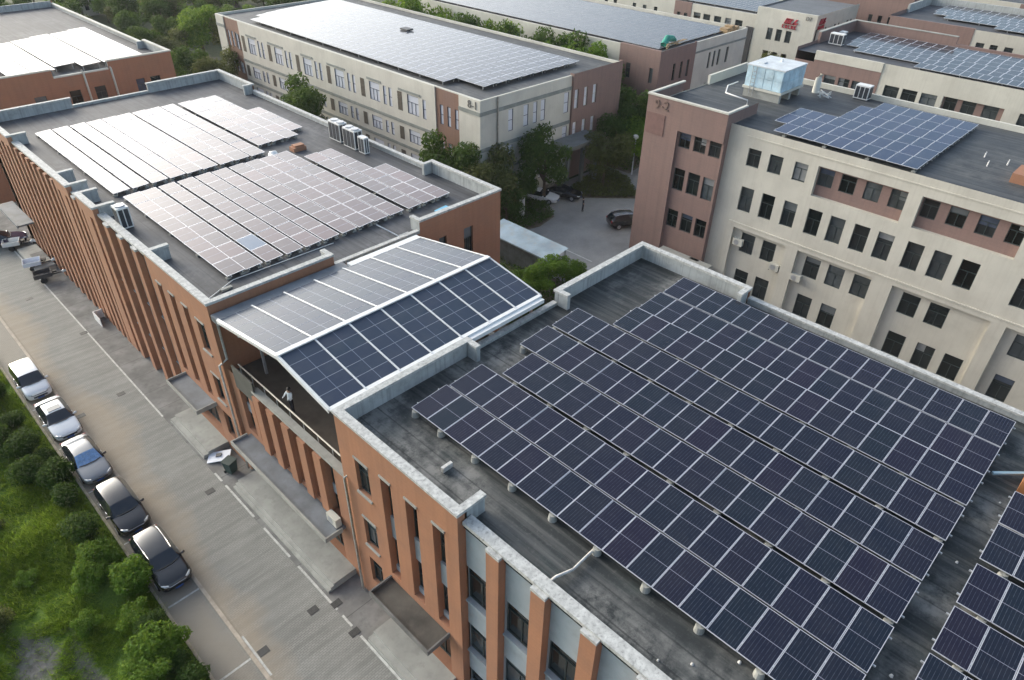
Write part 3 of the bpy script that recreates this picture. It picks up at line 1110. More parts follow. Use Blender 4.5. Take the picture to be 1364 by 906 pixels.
for side, nrow in ((0, 5), (1, 7)):
    ye, ze = slope_pts(side)
    sgn = -1 if side == 0 else 1
    Ls = math.hypot(ye - YR, ze - ZR)
    ang = math.atan2(ze - ZR, abs(ye - YR))       # negative: falls away from the ridge
    pd = (Ls - 0.2) / nrow
    me = panel_mesh('panel', PC - 0.03, pd - 0.012, 0.03, pv_roof, alu)
    for c in range(NCOL):
        for k in range(nrow):
            s0 = 0.12 + k * pd if side == 1 else 0.12 + (k + 1) * pd
            yy = YR + sgn * s0 * math.cos(ang)
            zz = ZR + s0 * math.sin(ang) + rnd.uniform(-.004, .004)
            rot = (ang if side == 1 else -ang, 0, 0)
            mesh_obj('panel', me, cy, Vector((XC0 + c * PC + .015, yy, zz)) - cy.location, rot)
    for c in range(NCOL + 1):
        rb = MB()
        x = XC0 + c * PC
        if c == NCOL:
            x -= 0.02
        w = 0.085
        rb.beam((x, YR, ZR + .02), (x, ye, ze + .02), w, 0.06)
        rb.build('cover_strip', white_p, cy)
    ev = MB()
    if side == 0:
        ev.box(XC0 - .05, XC0 + NCOL * PC, YS - .12, YS + .2, ZS - .08, ZS + .02)
        ev.box(20.4, 26.1, YS - .42, YS - .12, ZS - .3, ZS - .06)
    else:
        ev.box(20.6, XC0 + NCOL * PC, YN - .15, YN + .35, ZN - .12, ZN + .04)
        ev.box(XC0 - .02, 20.6, YN - .02, YN + .9, ZN - .5, ZN - .12, 1)
    ev.build('eaves_flashing', [white_p, porch_m], cy)
rd = MB()
rd.beam((XC0 - .06, YR, ZR + .05), (XC0 + NCOL * PC, YR, ZR + .05), 0.3, 0.07)
rd.build('ridge_cap', white_p, cy)
for xx in (XC0 - .07, XC0 + NCOL * PC + .03):
    tr = MB()
    for side in (0, 1):
        ye, ze = slope_pts(side)
        tr.beam((xx, YR, ZR - .06), (xx, ye, ze - .06), 0.07, 0.12)
        tr.beam((xx, YR, ZR - .2), (xx, ye, ze - .2), 0.04, 0.05)
        for k in range(12):
            q = (k + .5) / 12
            tr.box(xx - .02, xx + .02, YR + (ye - YR) * q - .02, YR + (ye - YR) * q + .02, ZR + (ze - ZR) * q - .19, ZR + (ze - ZR) * q - .07)
    tr.build('edge_truss', white_p, cy)
for xx in (13.6, 19, 25.8):
    for yy, zz in ((23.3, 12.9), (33.6, 12.4)):
        cb = MB()
        cb.box(xx - .07, xx + .07, yy - .07, yy + .07, 8.2, zz)
        cb.build('column', steel, cy)
for yy, zz in ((24.4, ZS + .1), (25.9, ZS + .38), (29.5, 13.25), (31.8, 12.8)):
    cb = MB()
    cb.box(XC0, XC0 + NCOL * PC, yy - .05, yy + .05, zz - .15, zz - .03)
    cb.build('purlin', steel, cy)

# ------------------------------------------------------------------ rendered blocks
def shell(root, x0, x1, y0, y1, z, roof, fronts, sides, back=0, lip=0.25, rz=None, capm=None, rim=True):
    """fronts: list of (ya, yb, zt, mat, ops, out); sides: list of (xa, xb, zt, mat, ops, out)"""
    wb = MB()
    rz = rz if rz is not None else z - lip
    for (a, b, zt, mi, ops, out) in fronts:
        wall(wb, 'x-', x0 - out, a, b, 0, zt, ops, 0.25, mi)
        if out:
            for q in (a, b):
                if abs(q - y0) < .01 or abs(q - y1) < .01:
                    continue
                wb.quad((x0 - out, q, 0), (x0 + .3, q, 0), (x0 + .3, q, zt), (x0 - out, q, zt), mi)
            wb.quad((x0 - out, a, zt), (x0 + .3, a, zt), (x0 + .3, b, zt), (x0 - out, b, zt), mi)
    for (a, b, zt, mi, ops, out) in sides:
        wall(wb, 'y-', y0 - out, a, b, 0, zt, ops, 0.25, mi)
        if out:
            for q in (a, b):
                if q < x0 + .01:
                    wb.quad((q, y0 - out, 0), (q, y0, 0), (q, y0, zt), (q, y0 - out, zt), mi)
                    continue
                wb.quad((q, y0 - out, 0), (q, y0 + .3, 0), (q, y0 + .3, zt), (q, y0 - out, zt), mi)
    wall(wb, 'x+', x1, y0, y1, 0, z, (), 0.2, back)
    wall(wb, 'y+', y1, x0, x1, 0, z, (), 0.2, back)
    wb.build('wall', [cream, mauve, band_m, brick_brown, cream_g, dark_stone], root)
    rb = MB()
    rb.quad((x0 + .02, y0 + .02, rz), (x1 - .02, y0 + .02, rz), (x1 - .02, y1 - .02, rz), (x0 + .02, y1 - .02, rz))
    rb.build('roof', roof, root)
    if rim:
        cb = MB()
        w = 0.24
        cb.box(x0 + .01, x0 + w, y0 + .01, y1 - .01, rz, z + .02)
        cb.box(x1 - w, x1 - .01, y0 + .01, y1 - .01, rz, z + .02)
        cb.box(x0 + w, x1 - w, y0 + .01, y0 + w, rz, z + .02)
        cb.box(x0 + w, x1 - w, y1 - w, y1 - .01, rz, z + .02)
        cb.build('coping', capm or cream_g, root)


def wins(root, kind, c, lst, z0, z1, depth=0.2, **kw):
    for a, b in lst:
        window(root, kind, c, min(a, b), max(a, b), z0, z1, depth, **kw)


def ops_of(lst, z0, z1, dp=0.25):
    return [(min(a, b), max(a, b), z0, z1, dp) for a, b in lst]


K = 0.925


def zs(z):
    return 34.8 - (34.8 - z) * K


# ---- D: cream and mauve block with the water tank
bD = thing('office_block', 'cream and mauve four-storey block with a pale blue water tank on its roof', 'office block', (62, 14, 0), 'cream and mauve blocks')
xf = 59.0 * K
S = lambda l: [(a * K, b * K) for a, b in l]
r1 = S([(27.6, 26.35), (25.5, 24.25), (23.15, 21.95)])
rc1 = (21.1 * K, 13.7 * K)
rc2 = (12.65 * K, 5.3 * K)
rc3 = (4.0 * K, -4.0 * K)
r1w = S([(21.05, 19.75), (19.15, 17.85), (17.1, 15.8), (15.05, 13.75), (12.55, 11.35), (10.6, 9.3), (8.5, 7.2), (6.45, 5.35), (3.9, 2.6), (1.9, 0.6)])
r2 = S([(27.5, 26.2), (25.35, 24.1), (23.2, 21.95), (20.9, 19.65), (18.9, 17.6), (16.8, 15.5), (14.8, 13.5), (12.45, 11.15), (10.4, 9.1), (8.35, 7.05), (4.3, 3.0), (2.2, 0.9)])
r3 = S([(26.55, 25.15), (24.35, 23.0), (20.05, 18.65), (17.9, 16.45), (15.6, 14.15), (11.45, 10.0), (9.25, 7.75), (2.9, 1.5)])
r4 = S([(26.38, 25.0), (24.2, 22.8), (19.85, 18.4), (17.5, 16.1), (11.4, 9.9), (8.95, 7.5), (6.75, 5.3), (2.9, 1.5)])
zt = 15.75
ztop3 = zs(4.75)
ops = ops_of(r1, zs(10.85), zs(12.5)) + [(rc[1], rc[0], zs(10.0), zs(12.68), 0.4) for rc in (rc1, rc2, rc3)] + ops_of(r2, zs(6.5), zs(8.87))
bays3 = S([(27.4, 22.0), (20.85, 14.05), (12.35, 4.8), (3.7, -3.0)])
ops += [(b, a, 0.3, ztop3, 0.3) for a, b in bays3]
y0D, y1D = -9.0, 28.0 * K
yM0, yM1 = 29.75 * K, 38.4 * K
mops = []
mw = S([(34.5, 33.25), (32.85, 31.55), (31.2, 29.98)])
shell(bD, xf, 71.0, y0D, yM1 - 0.1, zt, roof_D, [(y0D, yM0 + .02, zt, 0, ops, 0)], [(xf, 71, zt, 0, [], 0)], rim=False, lip=0.12)
wb = MB()
for rc in (rc1, rc2, rc3):
    wo_ = [(a, b, zs(10.92), zs(12.45), .12) for b, a in r1w if rc[1] - .05 < a and b < rc[0] + .1]
    wall(wb, 'x-', xf + .4, rc[1], rc[0], zs(10.0), zs(12.68), wo_, .12, 1)
for a, b in bays3:
    w3 = [o for o in ops_of(r3, zs(2.35), zs(4.35), .15) + ops_of(r4, zs(-1.8), zs(0.45), .15) if o[0] > b and o[1] < a]
    wall(wb, 'x-', xf + .3, b, a, 0.3, ztop3, w3, .15, 0)
# mauve corner block, its window column set back
xm = 58.1 * K
wall(wb, 'x-', xm, 34.66 * K, yM1, 0, 16.6, (), .2, 1)
mo = [o for zz in ((10.9, 12.42), (6.62, 8.82), (2.6, 4.5)) for o in ops_of(mw, zs(zz[0]), zs(zz[1]))] + ops_of(mw, 0.6, 2.7)
wall(wb, 'x-', xm, yM0, 34.66 * K, zs(12.45), 16.6, (), .2, 1)
wall(wb, 'x-', xm + .25, yM0, 34.66 * K, 0, zs(12.45), mo, .2, 1)
wb.quad((xm, 34.66 * K, 0), (xm + .25, 34.66 * K, 0), (xm + .25, 34.66 * K, zs(12.45)), (xm, 34.66 * K, zs(12.45)), 1)
wb.quad((xm, yM0, 16.6), (xm, yM0, zs(12.45)), (xf + .02, yM0, zs(12.45)), (xf + .02, yM0, 16.6), 1)
wb.quad((xm + .25, yM0, 0), (xm + .25, yM0, zs(12.45)), (xf + .02, yM0, zs(12.45)), (xf + .02, yM0, 0), 1)
wb.quad((xf + .02, yM0, zt - .1), (xm + 5, yM0, zt - .1), (xm + 5, yM0, 16.6), (xf + .02, yM0, 16.6), 1)
wall(wb, 'y+', yM1, xm, xm + 5.6, 0, 16.6, (), .2, 1)
wb.build('wall', [cream, mauve], bD)
cb = MB()
cb.box(xm - .06, xm + .26, yM0 - .02, yM1 + .06, 16.6, 16.74)
cb.box(xm + .26, xm + 5.6, yM1 - .22, yM1 + .06, 16.6, 16.735)
cb.box(xm + .26, xm + 3.2, yM0 - .02, yM0 + .22, 16.6, 16.745)
cb.box(71 - .25, 71.03, y0D, yM1 - .1, zt - .12, zt + .35)
cb.box(63.5, 70.7, yM1 - .35, yM1 - .1, zt - .12, zt + .75)
cb.build('coping', cream_g, bD)
for (a, b) in S([(28.0, 27.4), (22.0, 20.85), (14.05, 12.35), (4.8, 3.7)]):
    pb = MB()
    pb.box(xf - .06, xf + .04, b, a, 0.2, ztop3)
    pb.build('pilaster', cream, bD)
sb = MB()
sb.box(xf - .07, xf + .05, y0D, y1D, ztop3 + .004, ztop3 + .42)
sb.box(xf - .12, xf + .05, y0D, y1D, ztop3 + .42, ztop3 + .52)
sb.box(xf - .05, xf + .05, y0D, y1D, zs(13.45), zs(13.55))
sb.build('string_course', cream, bD)
sg = MB()
sg.box(xm - .05, xm - .004, 36.2 * K, 38.3 * K, zs(11.5), zs(13.5))
sg.build('sign_patch', simple('mauve_patch', (0.2, 0.115, 0.1), 0.8), bD)
mp = MB()
mp.quad((xm + .3, yM0 + .3, 15.75), (xm + 5.5, yM0 + .3, 15.75), (xm + 5.5, yM1 - .25, 15.75), (xm + .3, yM1 - .25, 15.75))
mp.build('roof', roof_D, bD)
lettering(bD, '9-2', 1.15, 'x-', xm, 36.75 * K, zs(14.35), text_brown)
wins(bD, 'x-', xf, r1, zs(10.85), zs(12.5), mull=1, trans=(0.68,))
wins(bD, 'x-', xf + .4, r1w, zs(10.92), zs(12.45), .1, mull=1, trans=(0.68,))
wins(bD, 'x-', xf, r2, zs(6.5), zs(8.87), mull=1, trans=(0.6,))
wins(bD, 'x-', xf + .3, r3, zs(2.35), zs(4.35), .12, mull=1, trans=(0.62,))
wins(bD, 'x-', xf + .3, r4, zs(-1.8), zs(0.45), .12, mull=1, trans=(0.62,))
for zz in ((10.9, 12.42), (6.62, 8.82), (2.6, 4.5)):
    wins(bD, 'x-', xm + .25, mw, zs(zz[0]), zs(zz[1]), .18, mull=1)
pc = MB()
pc.box(50.2, xm - .004, 26.2, 31.6, 2.7, 3.0)
pc.box(50.3, 50.6, 26.4, 26.7, 0, 2.7)
pc.box(50.3, 50.6, 31.1, 31.4, 0, 2.7)
pc.build('door_canopy', concrete, bD)

# ---- E: long cream block 8-1
bE = thing('office_block', 'long cream block with blue-barred windows, brown louvres and the number 8-1 at its corner', 'office block', (62, 80, 0), 'cream blocks behind the orange ones')
x0, x1, y0, y1, z = 50.4, 74.3, 53.7, 112.0, 12.5
fo = []
big, thin, lou = [], [], []
for k in range(6):
    yc = 65.0 + k * 7.38
    big.append((yc - 1.02, yc + 1.02))
    lou.append((yc + 2.0, yc + 2.85))
    thin += [(yc - 2.35, yc - 1.75), (yc + 3.95, yc + 4.55)]
lv = [(8.4, 10.6), (4.95, 6.5), (1.6, 3.6)]
bigo = []
for za, zb in lv:
    bigo += ops_of(big, za, zb) + ops_of(thin, za, zb) + ops_of(lou, za, zb, .1)
mv = [(59.8, 60.35), (58.55, 59.1), (57.3, 57.85)]
mvf = [(106.4, 106.95), (107.5, 108.05), (108.6, 109.15)]
mo1 = ops_of(mv, 8.5, 10.7) + ops_of(mv, 4.9, 6.6)
mo2 = ops_of(mvf, 8.5, 10.7) + ops_of(mvf, 4.9, 6.6)
sw = [(54.5, 55.25), (56.9, 57.7), (58.5, 59.15), (59.75, 60.5), (63.75, 64.6)]
so_ = []
for za, zb in ((8.35, 10.75), (4.85, 6.75), (1.4, 3.5)):
    so_ += ops_of(sw, za, zb)
ms = [(65.3, 66.05), (67.05, 67.75), (68.7, 69.45)]
mso = ops_of(ms, 8.6, 10.85) + ops_of(ms, 5.1, 7.0)
shell(bE, x0, x1, y0, y1, z, roof_D,
      [(61.0, 105.2, z, 4, bigo, 0.12), (57.05, 61.0, z - .1, 3, mo1, 0), (y0, 57.05, z, 4, [], 0.12), (105.2, 109.6, z - .1, 3, mo2, 0), (109.6, y1, z, 4, [], .12)],
      [(x0 - .12, 65.0, z, 4, so_, 0), (65.0, x1, z + .25, 1, mso, 0.3)], lip=0.3)
nb = MB()
for zz in (11.1, 7.15, 4.4):
    nb.box(x0 - .2, x0 - .124, y0 - .06, 57.05, zz - .2, zz + .2)
    nb.box(x0 - .2, x0 - .124, 109.6, y1, zz - .2, zz + .2)
    nb.box(x0 - .2, 65.0, y0 - .08, y0 - .004, zz - .2, zz + .2)
for zz in (7.15, 4.2):
    nb.box(x0 - .2, x0 - .124, 61.0, 105.2, zz - .18, zz + .18)
for k in range(6):
    yc = 65.0 + k * 7.38
    nb.box(x0 - .19, x0 - .124, yc - 1.4, yc + 1.4 + (1.2 if k % 2 == 0 else 0), 10.75, 11.0)
nb.build('string_course', band_m, bE)
for za, zb in lv:
    wins(bE, 'x-', x0 - .12, big, za, zb, depth=.1, gm=glass_pale, fm=frame_blue, mull=2, trans=(0.62,), fw=.05)
    wins(bE, 'x-', x0 - .12, thin, za, zb, depth=.1, gm=glass_pale, fm=frame_blue, mull=0, trans=(0.5,), fw=.045)
lb = MB()
for za, zb in lv:
    for a, b in lou:
        n = 12
        for q in range(n):
            zz = za + (zb - za) * q / n
            lb.box(x0 - .12 - .02, x0 + .0, a, b, zz + .02, zz + (zb - za) / n - .02)
lb.build('louvre', louvre_m, bE)
for za, zb in ((8.5, 10.7), (4.9, 6.6)):
    wins(bE, 'x-', x0, mv, za, zb, depth=.1, gm=glass_pale, fm=frame_blue, mull=0, trans=(0.5,), fw=.06)
    wins(bE, 'x-', x0, mvf, za, zb, depth=.1, gm=glass_pale, fm=frame_blue, mull=0, trans=(0.5,), fw=.06)
for za, zb in ((8.35, 10.75), (4.85, 6.75), (1.4, 3.5)):
    wins(bE, 'y-', y0, sw, za, zb, depth=.1, gm=glass_pale, fm=frame_blue, mull=0, trans=(0.5,), fw=.045)
for za, zb in ((8.6, 10.85), (5.1, 7.0)):
    wins(bE, 'y-', y0 - .3, ms, za, zb, gm=glass_pale, fm=frame_pale, mull=0, trans=(0.5,), fw=.06)
lettering(bE, '8-1', 1.15, 'x-', x0 - .12, 54.85, 11.85, text_grey)
pc = MB()
pc.box(61.5, 67.6, 50.6, y0 - .31, 5.0, 5.45)
pc.box(61.3, 67.8, 50.4, y0 - .31, 5.45, 5.6)
for xx in (61.7, 64.4, 67.1):
    pc.box(xx, xx + .4, 50.8, 51.2, 0, 5.0)
pc.build('porch', simple('porch_grey', (0.16, 0.17, 0.17), 0.7), bE)
mb = MB()
mb.tube([(52.75, y0 - .14, 12.6), (52.75, y0 - .14, 0)], .09, 8)
mb.build('downpipe', white_dirty, bE, smooth=True)

# ---- F: mauve and cream block beyond
bF = thing('office_block', 'mauve-ended cream block with an unlit grey panel roof behind the block numbered 8-1', 'office block', (93, 78, 0), 'cream blocks behind the orange ones')
x0, x1, y0, y1, z = 82.0, 104.3, 53.1, 104, 12.5
fw_ = [(57.6, 58.4), (53.9, 54.5)]
sw1 = [(85.2, 85.8), (86.95, 87.5), (88.55, 89.1)]
sw2 = [(94.2, 94.8), (95.5, 96.1), (96.8, 97.4), (99.0, 99.7)]
shell(bF, x0, x1, y0, y1, z, roof_mat('bitumen_far', (0.1, 0.1, 0.11), (0.16, 0.16, 0.165), 0.4),
      [(y0, 59.6, z + .15, 1, ops_of(fw_, 8.4, 10.35) + ops_of(fw_, 4.6, 6.4), 0.15), (59.6, y1, z, 4, [], 0)],
      [(x0 - .15, 90.4, z + .15, 1, ops_of(sw1, 8.3, 10.55) + ops_of(sw1, 4.6, 6.4), 0.1), (90.4, x1, z, 4, ops_of(sw2, 8.4, 10.6) + ops_of(sw2, 4.6, 6.4), 0)], lip=0.45)
for za, zb in ((8.4, 10.35), (4.6, 6.4)):
    wins(bF, 'x-', x0 - .15, fw_, za, zb, mull=0)
wins(bF, 'y-', y0 - .1, sw1, 8.3, 10.55, mull=0)
wins(bF, 'y-', y0, sw2, 8.4, 10.6, mull=0)
nb = MB()
nb.box(90.45, x1, y0 - .07, y0 - .004, 11.0, 11.25)
nb.build('string_course', band_m, bF)

# ---- G: cream block with the red sign
bG = thing('office_block', 'cream block carrying two slanted red signs, far back at the top', 'office block', (129, 72, 0), 'far blocks along the top of the photo')
x0, x1, y0, y1, z = 121.0, 137.0, 49.9, 106, 12.55
gw = [(57.0, 58.0), (55.35, 56.35), (53.65, 54.65)]
gw2 = [(62.8, 64.2), (65.0, 66.2), (67.0, 68.4), (69.2, 70.6), (71.2, 72.6)]
gw3 = [(73.9, 74.6), (75.4, 76.1)]
gw4 = [(80.5, 81.3), (83.0, 83.8), (85.4, 86.2), (90.0, 90.8), (92.2, 93.0), (94.4, 95.2)]
gs = [(121.3, 122.1), (124.7, 125.4), (128.2, 128.9), (129.7, 130.4), (133.2, 133.9), (134.7, 135.4)]
shell(bG, x0, x1, y0, y1, 11.2, roof_mat('bitumen_far_grey', (0.13, 0.135, 0.14), (0.18, 0.18, 0.18), 0.4),
      [(y0, 60.4, z, 4, ops_of(gw, 7.75, 9.6) + ops_of(gw, 4, 6), 0.1), (60.4, 73.2, 11.1, 0, ops_of(gw2, 8.3, 9.9), 0), (73.2, 76.8, 11.3, 1, ops_of(gw3, 8.2, 9.5), .05), (76.8, y1, 11.1, 4, ops_of(gw4, 8.6, 9.6), 0)],
      [(x0 - .1, x1, z, 0, ops_of(gs, 8.5, 10.4) + ops_of(gs, 4.3, 6.2), 0)], lip=0.2)
wins(bG, 'x-', x0 - .1, gw, 7.75, 9.6, mull=1)
wins(bG, 'x-', x0, gw2, 8.3, 9.9, mull=1)
wins(bG, 'x-', x0 - .05, gw3, 8.2, 9.5, mull=0)
wins(bG, 'x-', x0, gw4, 8.6, 9.6, mull=0)
wins(bG, 'y-', y0, gs, 8.5, 10.4, mull=0)
lettering(bG, 'D7', 0.85, 'x-', x0 - .1, 51.3, 11.85, text_grey)
lb = MB()
lb.box(x0 - .2, x0 - .004, 60.6, 61.9, 3.0, 9.2)
lb.build('louvre', dark_metal, bG)
rg = MB()
rg.quad((x0 + .1, y0 + .1, 12.3), (x1 - .1, y0 + .1, 12.3), (x1 - .1, 60.3, 12.3), (x0 + .1, 60.3, 12.3))
rg.quad((x0 + .1, 60.3, 11.1), (x1, 60.3, 11.1), (x1, 60.3, 12.5), (x0 + .1, 60.3, 12.5))
rg.build('roof', MATS['bitumen_far_grey'], bG)


def red_sign_obj(kind, c, a0, z0, w, h, label, flip):
    mbx = MB()

    def st(u, v, du, dv, sl=0.0):
        # slanted stroke in sign space (u to the viewer's right)
        pts = []
        for uu, vv in ((u, v), (u + du, v), (u + du + sl, v + dv), (u + sl, v + dv)):
            a = a0 - uu * w if kind == 'x-' else a0 + uu * w
            pts.append((a, z0 + vv * h))
        front = [fp(kind, c, a, zz, 0.16) for a, zz in pts]
        back_ = [fp(kind, c, a, zz, 0.02) for a, zz in pts]
        mbx.poly(front)
        for q in range(4):
            mbx.quad(front[q], front[(q + 1) % 4], back_[(q + 1) % 4], back_[q])
    for u in (0.08, 0.22, 0.36):
        st(u, 0.42, 0.11, 0.52, 0.14)
    st(0.10, 0.42, 0.45, 0.10)
    st(0.20, 0.80, 0.42, 0.10)
    st(0.62, 0.42, 0.10, 0.52, 0.2)
    st(0.66, 0.52, 0.30, 0.11)
    st(0.60, 0.42, 0.26, 0.09)
    for k in range(5):
        st(0.02 + k * .19, 0.02, 0.05, 0.3)
        st(0.02 + k * .19, 0.27, 0.13, 0.06)
        if k % 2:
            st(0.10 + k * .19, 0.02, 0.05, 0.3)
        else:
            st(0.02 + k * .19, 0.02, 0.13, 0.06)
    o = mbx.build('wall_sign', red_sign)
    tag(o, label, 'sign', 'red signs on the far cream block')


red_sign_obj('x-', x0 - .1, 55.6, 9.95, 2.8, 1.65, 'slanted red sign above three dark windows on the far cream block', 0)
red_sign_obj('y-', y0, 121.6, 10.35, 2.6, 1.7, 'narrow red sign round the corner of the far cream block', 0)

# ---- H: right-hand block with panel roof behind D
bH = thing('office_block', 'cream and mauve block wholly roofed in grey-blue solar panels behind the water tank', 'office block', (92, 15, 0), 'cream and mauve blocks')
x0, x1, y0, y1, z = 84.6, 100.0, -14, 36.4, 15.75
hw = [(32.5, 31.15), (30.8, 29.55), (29.25, 28.0)]
hw2 = [(25.75, 24.2), (23.85, 22.3), (21.9, 20.3)]
hr = [(19.75, 14.0), (8.0, 2.0)]
hw3 = [(19.6, 18.4), (17.9, 16.6), (15.9, 14.5), (7.8, 6.4), (5.9, 4.6), (4.0, 2.6)]
hw4 = [(12.6, 11.4), (10.8, 9.6)]
shell(bH, x0, x1, y0, y1, z, roof_B,
      [(34.1, y1, 14.5, 1, [], 0.0), (26.5, 34.1, z - .95, 1, ops_of(hw, 12.2, 13.4) + ops_of(hw, 8.5, 10.2), 0.05),
       (y0, 26.5, z, 0, ops_of(hw2, 12.4, 13.65) + ops_of(hw4, 12.4, 13.65) + [(b, a, 11.7, 13.75, .35) for a, b in hr] + ops_of(hw2, 8.4, 10.2), 0)],
      [(x0, x1, z, 0, [], 0)], back=1, lip=0.35, capm=concrete, rim=False)
wb = MB()
wb.box(x0 - .12, x0 + .2, 26.5, 34.1, z - .95, z)
wb.build('parapet', cream, bH)
wb = MB()
for a, b in hr:
    wall(wb, 'x-', x0 + .35, b, a, 11.7, 13.75, [o for o in ops_of(hw3, 12.3, 13.7, .1) if o[0] > b - .1 and o[1] < a + .1], .1, 0)
wb.box(x0 + 5, x1, y1 - .3, y1 - .01, z - .4, z + .9)
wb.box(x1 - .3, x1 - .01, 24, y1 - .3, z - .4, z + .9)
wb.box(x1 - .3, x1 - .01, y0, 24, z - .4, z + .15)
wb.build('wall', mauve, bH)
cb = MB()
cb.box(x0 + 5, x1 + .05, y1 - .35, y1 + .04, z + .9, z + 1.0)
cb.box(x1 - .35, x1 + .04, 24, y1 - .35, z + .9, z + .995)
cb.build('coping', concrete, bH)
wins(bH, 'x-', x0 - .05, hw, 12.2, 13.4, mull=1)
wins(bH, 'x-', x0, hw2, 12.4, 13.65, mull=1)
wins(bH, 'x-', x0, hw4, 12.4, 13.65, mull=1)
wins(bH, 'x-', x0 + .35, hw3, 12.3, 13.7, .08, mull=1)

# ---- I: block at the top right
bI = thing('office_block', 'mauve and cream block with a solar roof at the top right corner', 'office block', (120, 12, 0), 'cream and mauve blocks')
x0, x1, y0, y1, z = 113.0, 128.5, -20, 36.5, 15.75
iw = [(30.5, 29.2), (28.7, 27.4)]
iw2 = [(24.9, 23.9), (23.2, 22.3), (21.5, 20.5), (19.0, 18.0), (17.0, 16.0)]
shell(bI, x0, x1, y0, y1, z, roof_B,
      [(25.6, y1, z - .2, 1, ops_of(iw, 13.0, 13.9), 0.05), (y0, 25.6, z - .3, 0, ops_of(iw2, 13.2, 14.0), 0)],
      [(x0, x1, z, 0, [], 0)], back=1, lip=0.5, rim=False)
wins(bI, 'x-', x0 - .05, iw, 13.0, 13.9, mull=1)
wins(bI, 'x-', x0, iw2, 13.2, 14.0, gm=glass_mid, mull=1)
wb = MB()
wb.box(x0 + 6, x1, y1 - .3, y1 - .01, z - .5, z + .6)
wb.box(x1 - .3, x1 - .01, y0, y1 - .3, z - .5, z + .6)
wb.build('parapet', parapet_m, bI)
# ---- J: mauve blocks beyond
bJ = thing('office_block', 'dark mauve block seen between the red-signed block and a green tree', 'office block', (149, 50, 0), 'far blocks along the top of the photo')
jw = [(43.5, 44.2), (45.2, 45.9), (46.9, 47.6), (48.6, 49.3)]
shell(bJ, 141, 158, 42.5, 60, 14.5, roof_B, [(42.5, 60, 14.5, 1, ops_of(jw, 7.5, 10.5), 0)], [(141, 158, 14.5, 1, [], 0)], back=1)
wins(bJ, 'x-', 141, jw, 7.5, 10.5, mull=0)
bK = thing('office_block', 'plain mauve block peeping over the top right roof of solar panels', 'office block', (150, 10, 0), 'far blocks along the top of the photo')
kw_ = [(33.5, 34.2), (31.5, 32.2), (29.0, 29.7)]
shell(bK, 141, 158, -30, 36, 15.2, roof_B, [(-30, 27, 15.2, 1, [], 0), (27, 36, 15.2, 0, ops_of(kw_, 10, 13), 0)], [(141, 158, 15.2, 1, [], 0)], back=1)
wins(bK, 'x-', 141, kw_, 10, 13, mull=0)

# ---- C: orange block beyond, far left
bC = thing('office_block', 'far left orange brick block whose solar roof glares pure white', 'office block', (23, 112, 0), 'orange brick blocks')
x0, x1, y0, y1 = 11.8, 34.8, 92.0, 134
cw = [(19.0, 20.2), (22.6, 23.8), (25.3, 26.5), (30.0, 31.0), (31.7, 32.9)]
wl = MB()
wall(wl, 'y-', y0, x0, x1, 0, 12.2, ops_of(cw, 8.6, 10.6), .25)
for a, b in ((x0, 21.5), (27.4, x1)):
    wall(wl, 'y-', y0, a, b, 12.2, 13.05)
wall(wl, 'x-', x0, y0, y1, 0, 13.05)
wall(wl, 'x+', x1, y0, y1, 0, 12.2)
wall(wl, 'y+', y1, x0, x1, 0, 13.05)
wl.build('wall', brick, bC)
wins(bC, 'y-', y0, cw, 8.6, 10.6, mull=1)
rb = MB()
rb.quad((x0 + .1, y0 + .1, 12.2), (x1 - .1, y0 + .1, 12.2), (x1 - .1, y1 - .1, 12.2), (x0 + .1, y1 - .1, 12.2))
rb.build('roof', roof_B, bC)
pp, cp = MB(), MB()
for a, b in ((x0, 21.5), (27.4, x1)):
    pp.box(a + .004, b - .004, y0 + .004, y0 + .26, 12.15, 13.05)
    cp.box(a - .05, b + .05, y0 - .06, y0 + .32, 13.05, 13.2)
cp.box(21.55, 27.35, y0 - .05, y0 + .3, 12.2, 12.36)
pp.box(x1 - .26, x1 - .004, y0 + .27, 99.5, 12.15, 13.045)
cp.box(x1 - .32, x1 + .06, y0 + .33, 99.5, 13.05, 13.19)
pp.box(x1 - 1.1, x1 - .27, 99.24, 99.5, 12.15, 13.04)
pp.box(x1 - .26, x1 - .004, 99.5, y1, 12.15, 12.6)
cp.box(x1 - .32, x1 + .06, 99.52, y1, 12.6, 12.74)
pp.box(x0 + .3, x1 - .3, y1 - .26, y1 - .004, 12.15, 13.05)
pp.build('parapet', parapet_m, bC)
cp.build('coping', cream_g, bC)
for xx in (24.6, 27.6):
    mb = MB()
    mb.tube([(xx, y0 + .2, 12.55), (xx, y0 - .12, 12.3), (xx, y0 - .12, 8.2)], .12, 8)
    mb.build('downpipe', cream_g, bC, smooth=True)

# ------------------------------------------------------------------ solar rows
PM = {}


def pmesh(key, dx, dy, mat):
    if key not in PM:
        PM[key] = panel_mesh('panel', dx, dy, 0.035, mat, alu)
    return PM[key]


LEG = {}


def leg_mesh(kind, h):
    k = (kind, round(h, 2))
    if k in LEG:
        return LEG[k]
    mb = MB()
    if kind == 'pier':
        mb.tube([(0, 0, 0), (0, 0, h * .85)], [.2, .16], 12)
        mb.box(-.05, .05, -.05, .05, h * .8, h)
    else:
        mb.box(-.14, .14, -.14, .14, 0, .12)
        mb.box(-.025, .025, -.025, .025, .12, h)
    me = bpy.data.meshes.new('leg')
    me.from_pydata(mb.v, [], mb.f)
    me.materials.append(concrete)
    LEG[k] = me
    return me


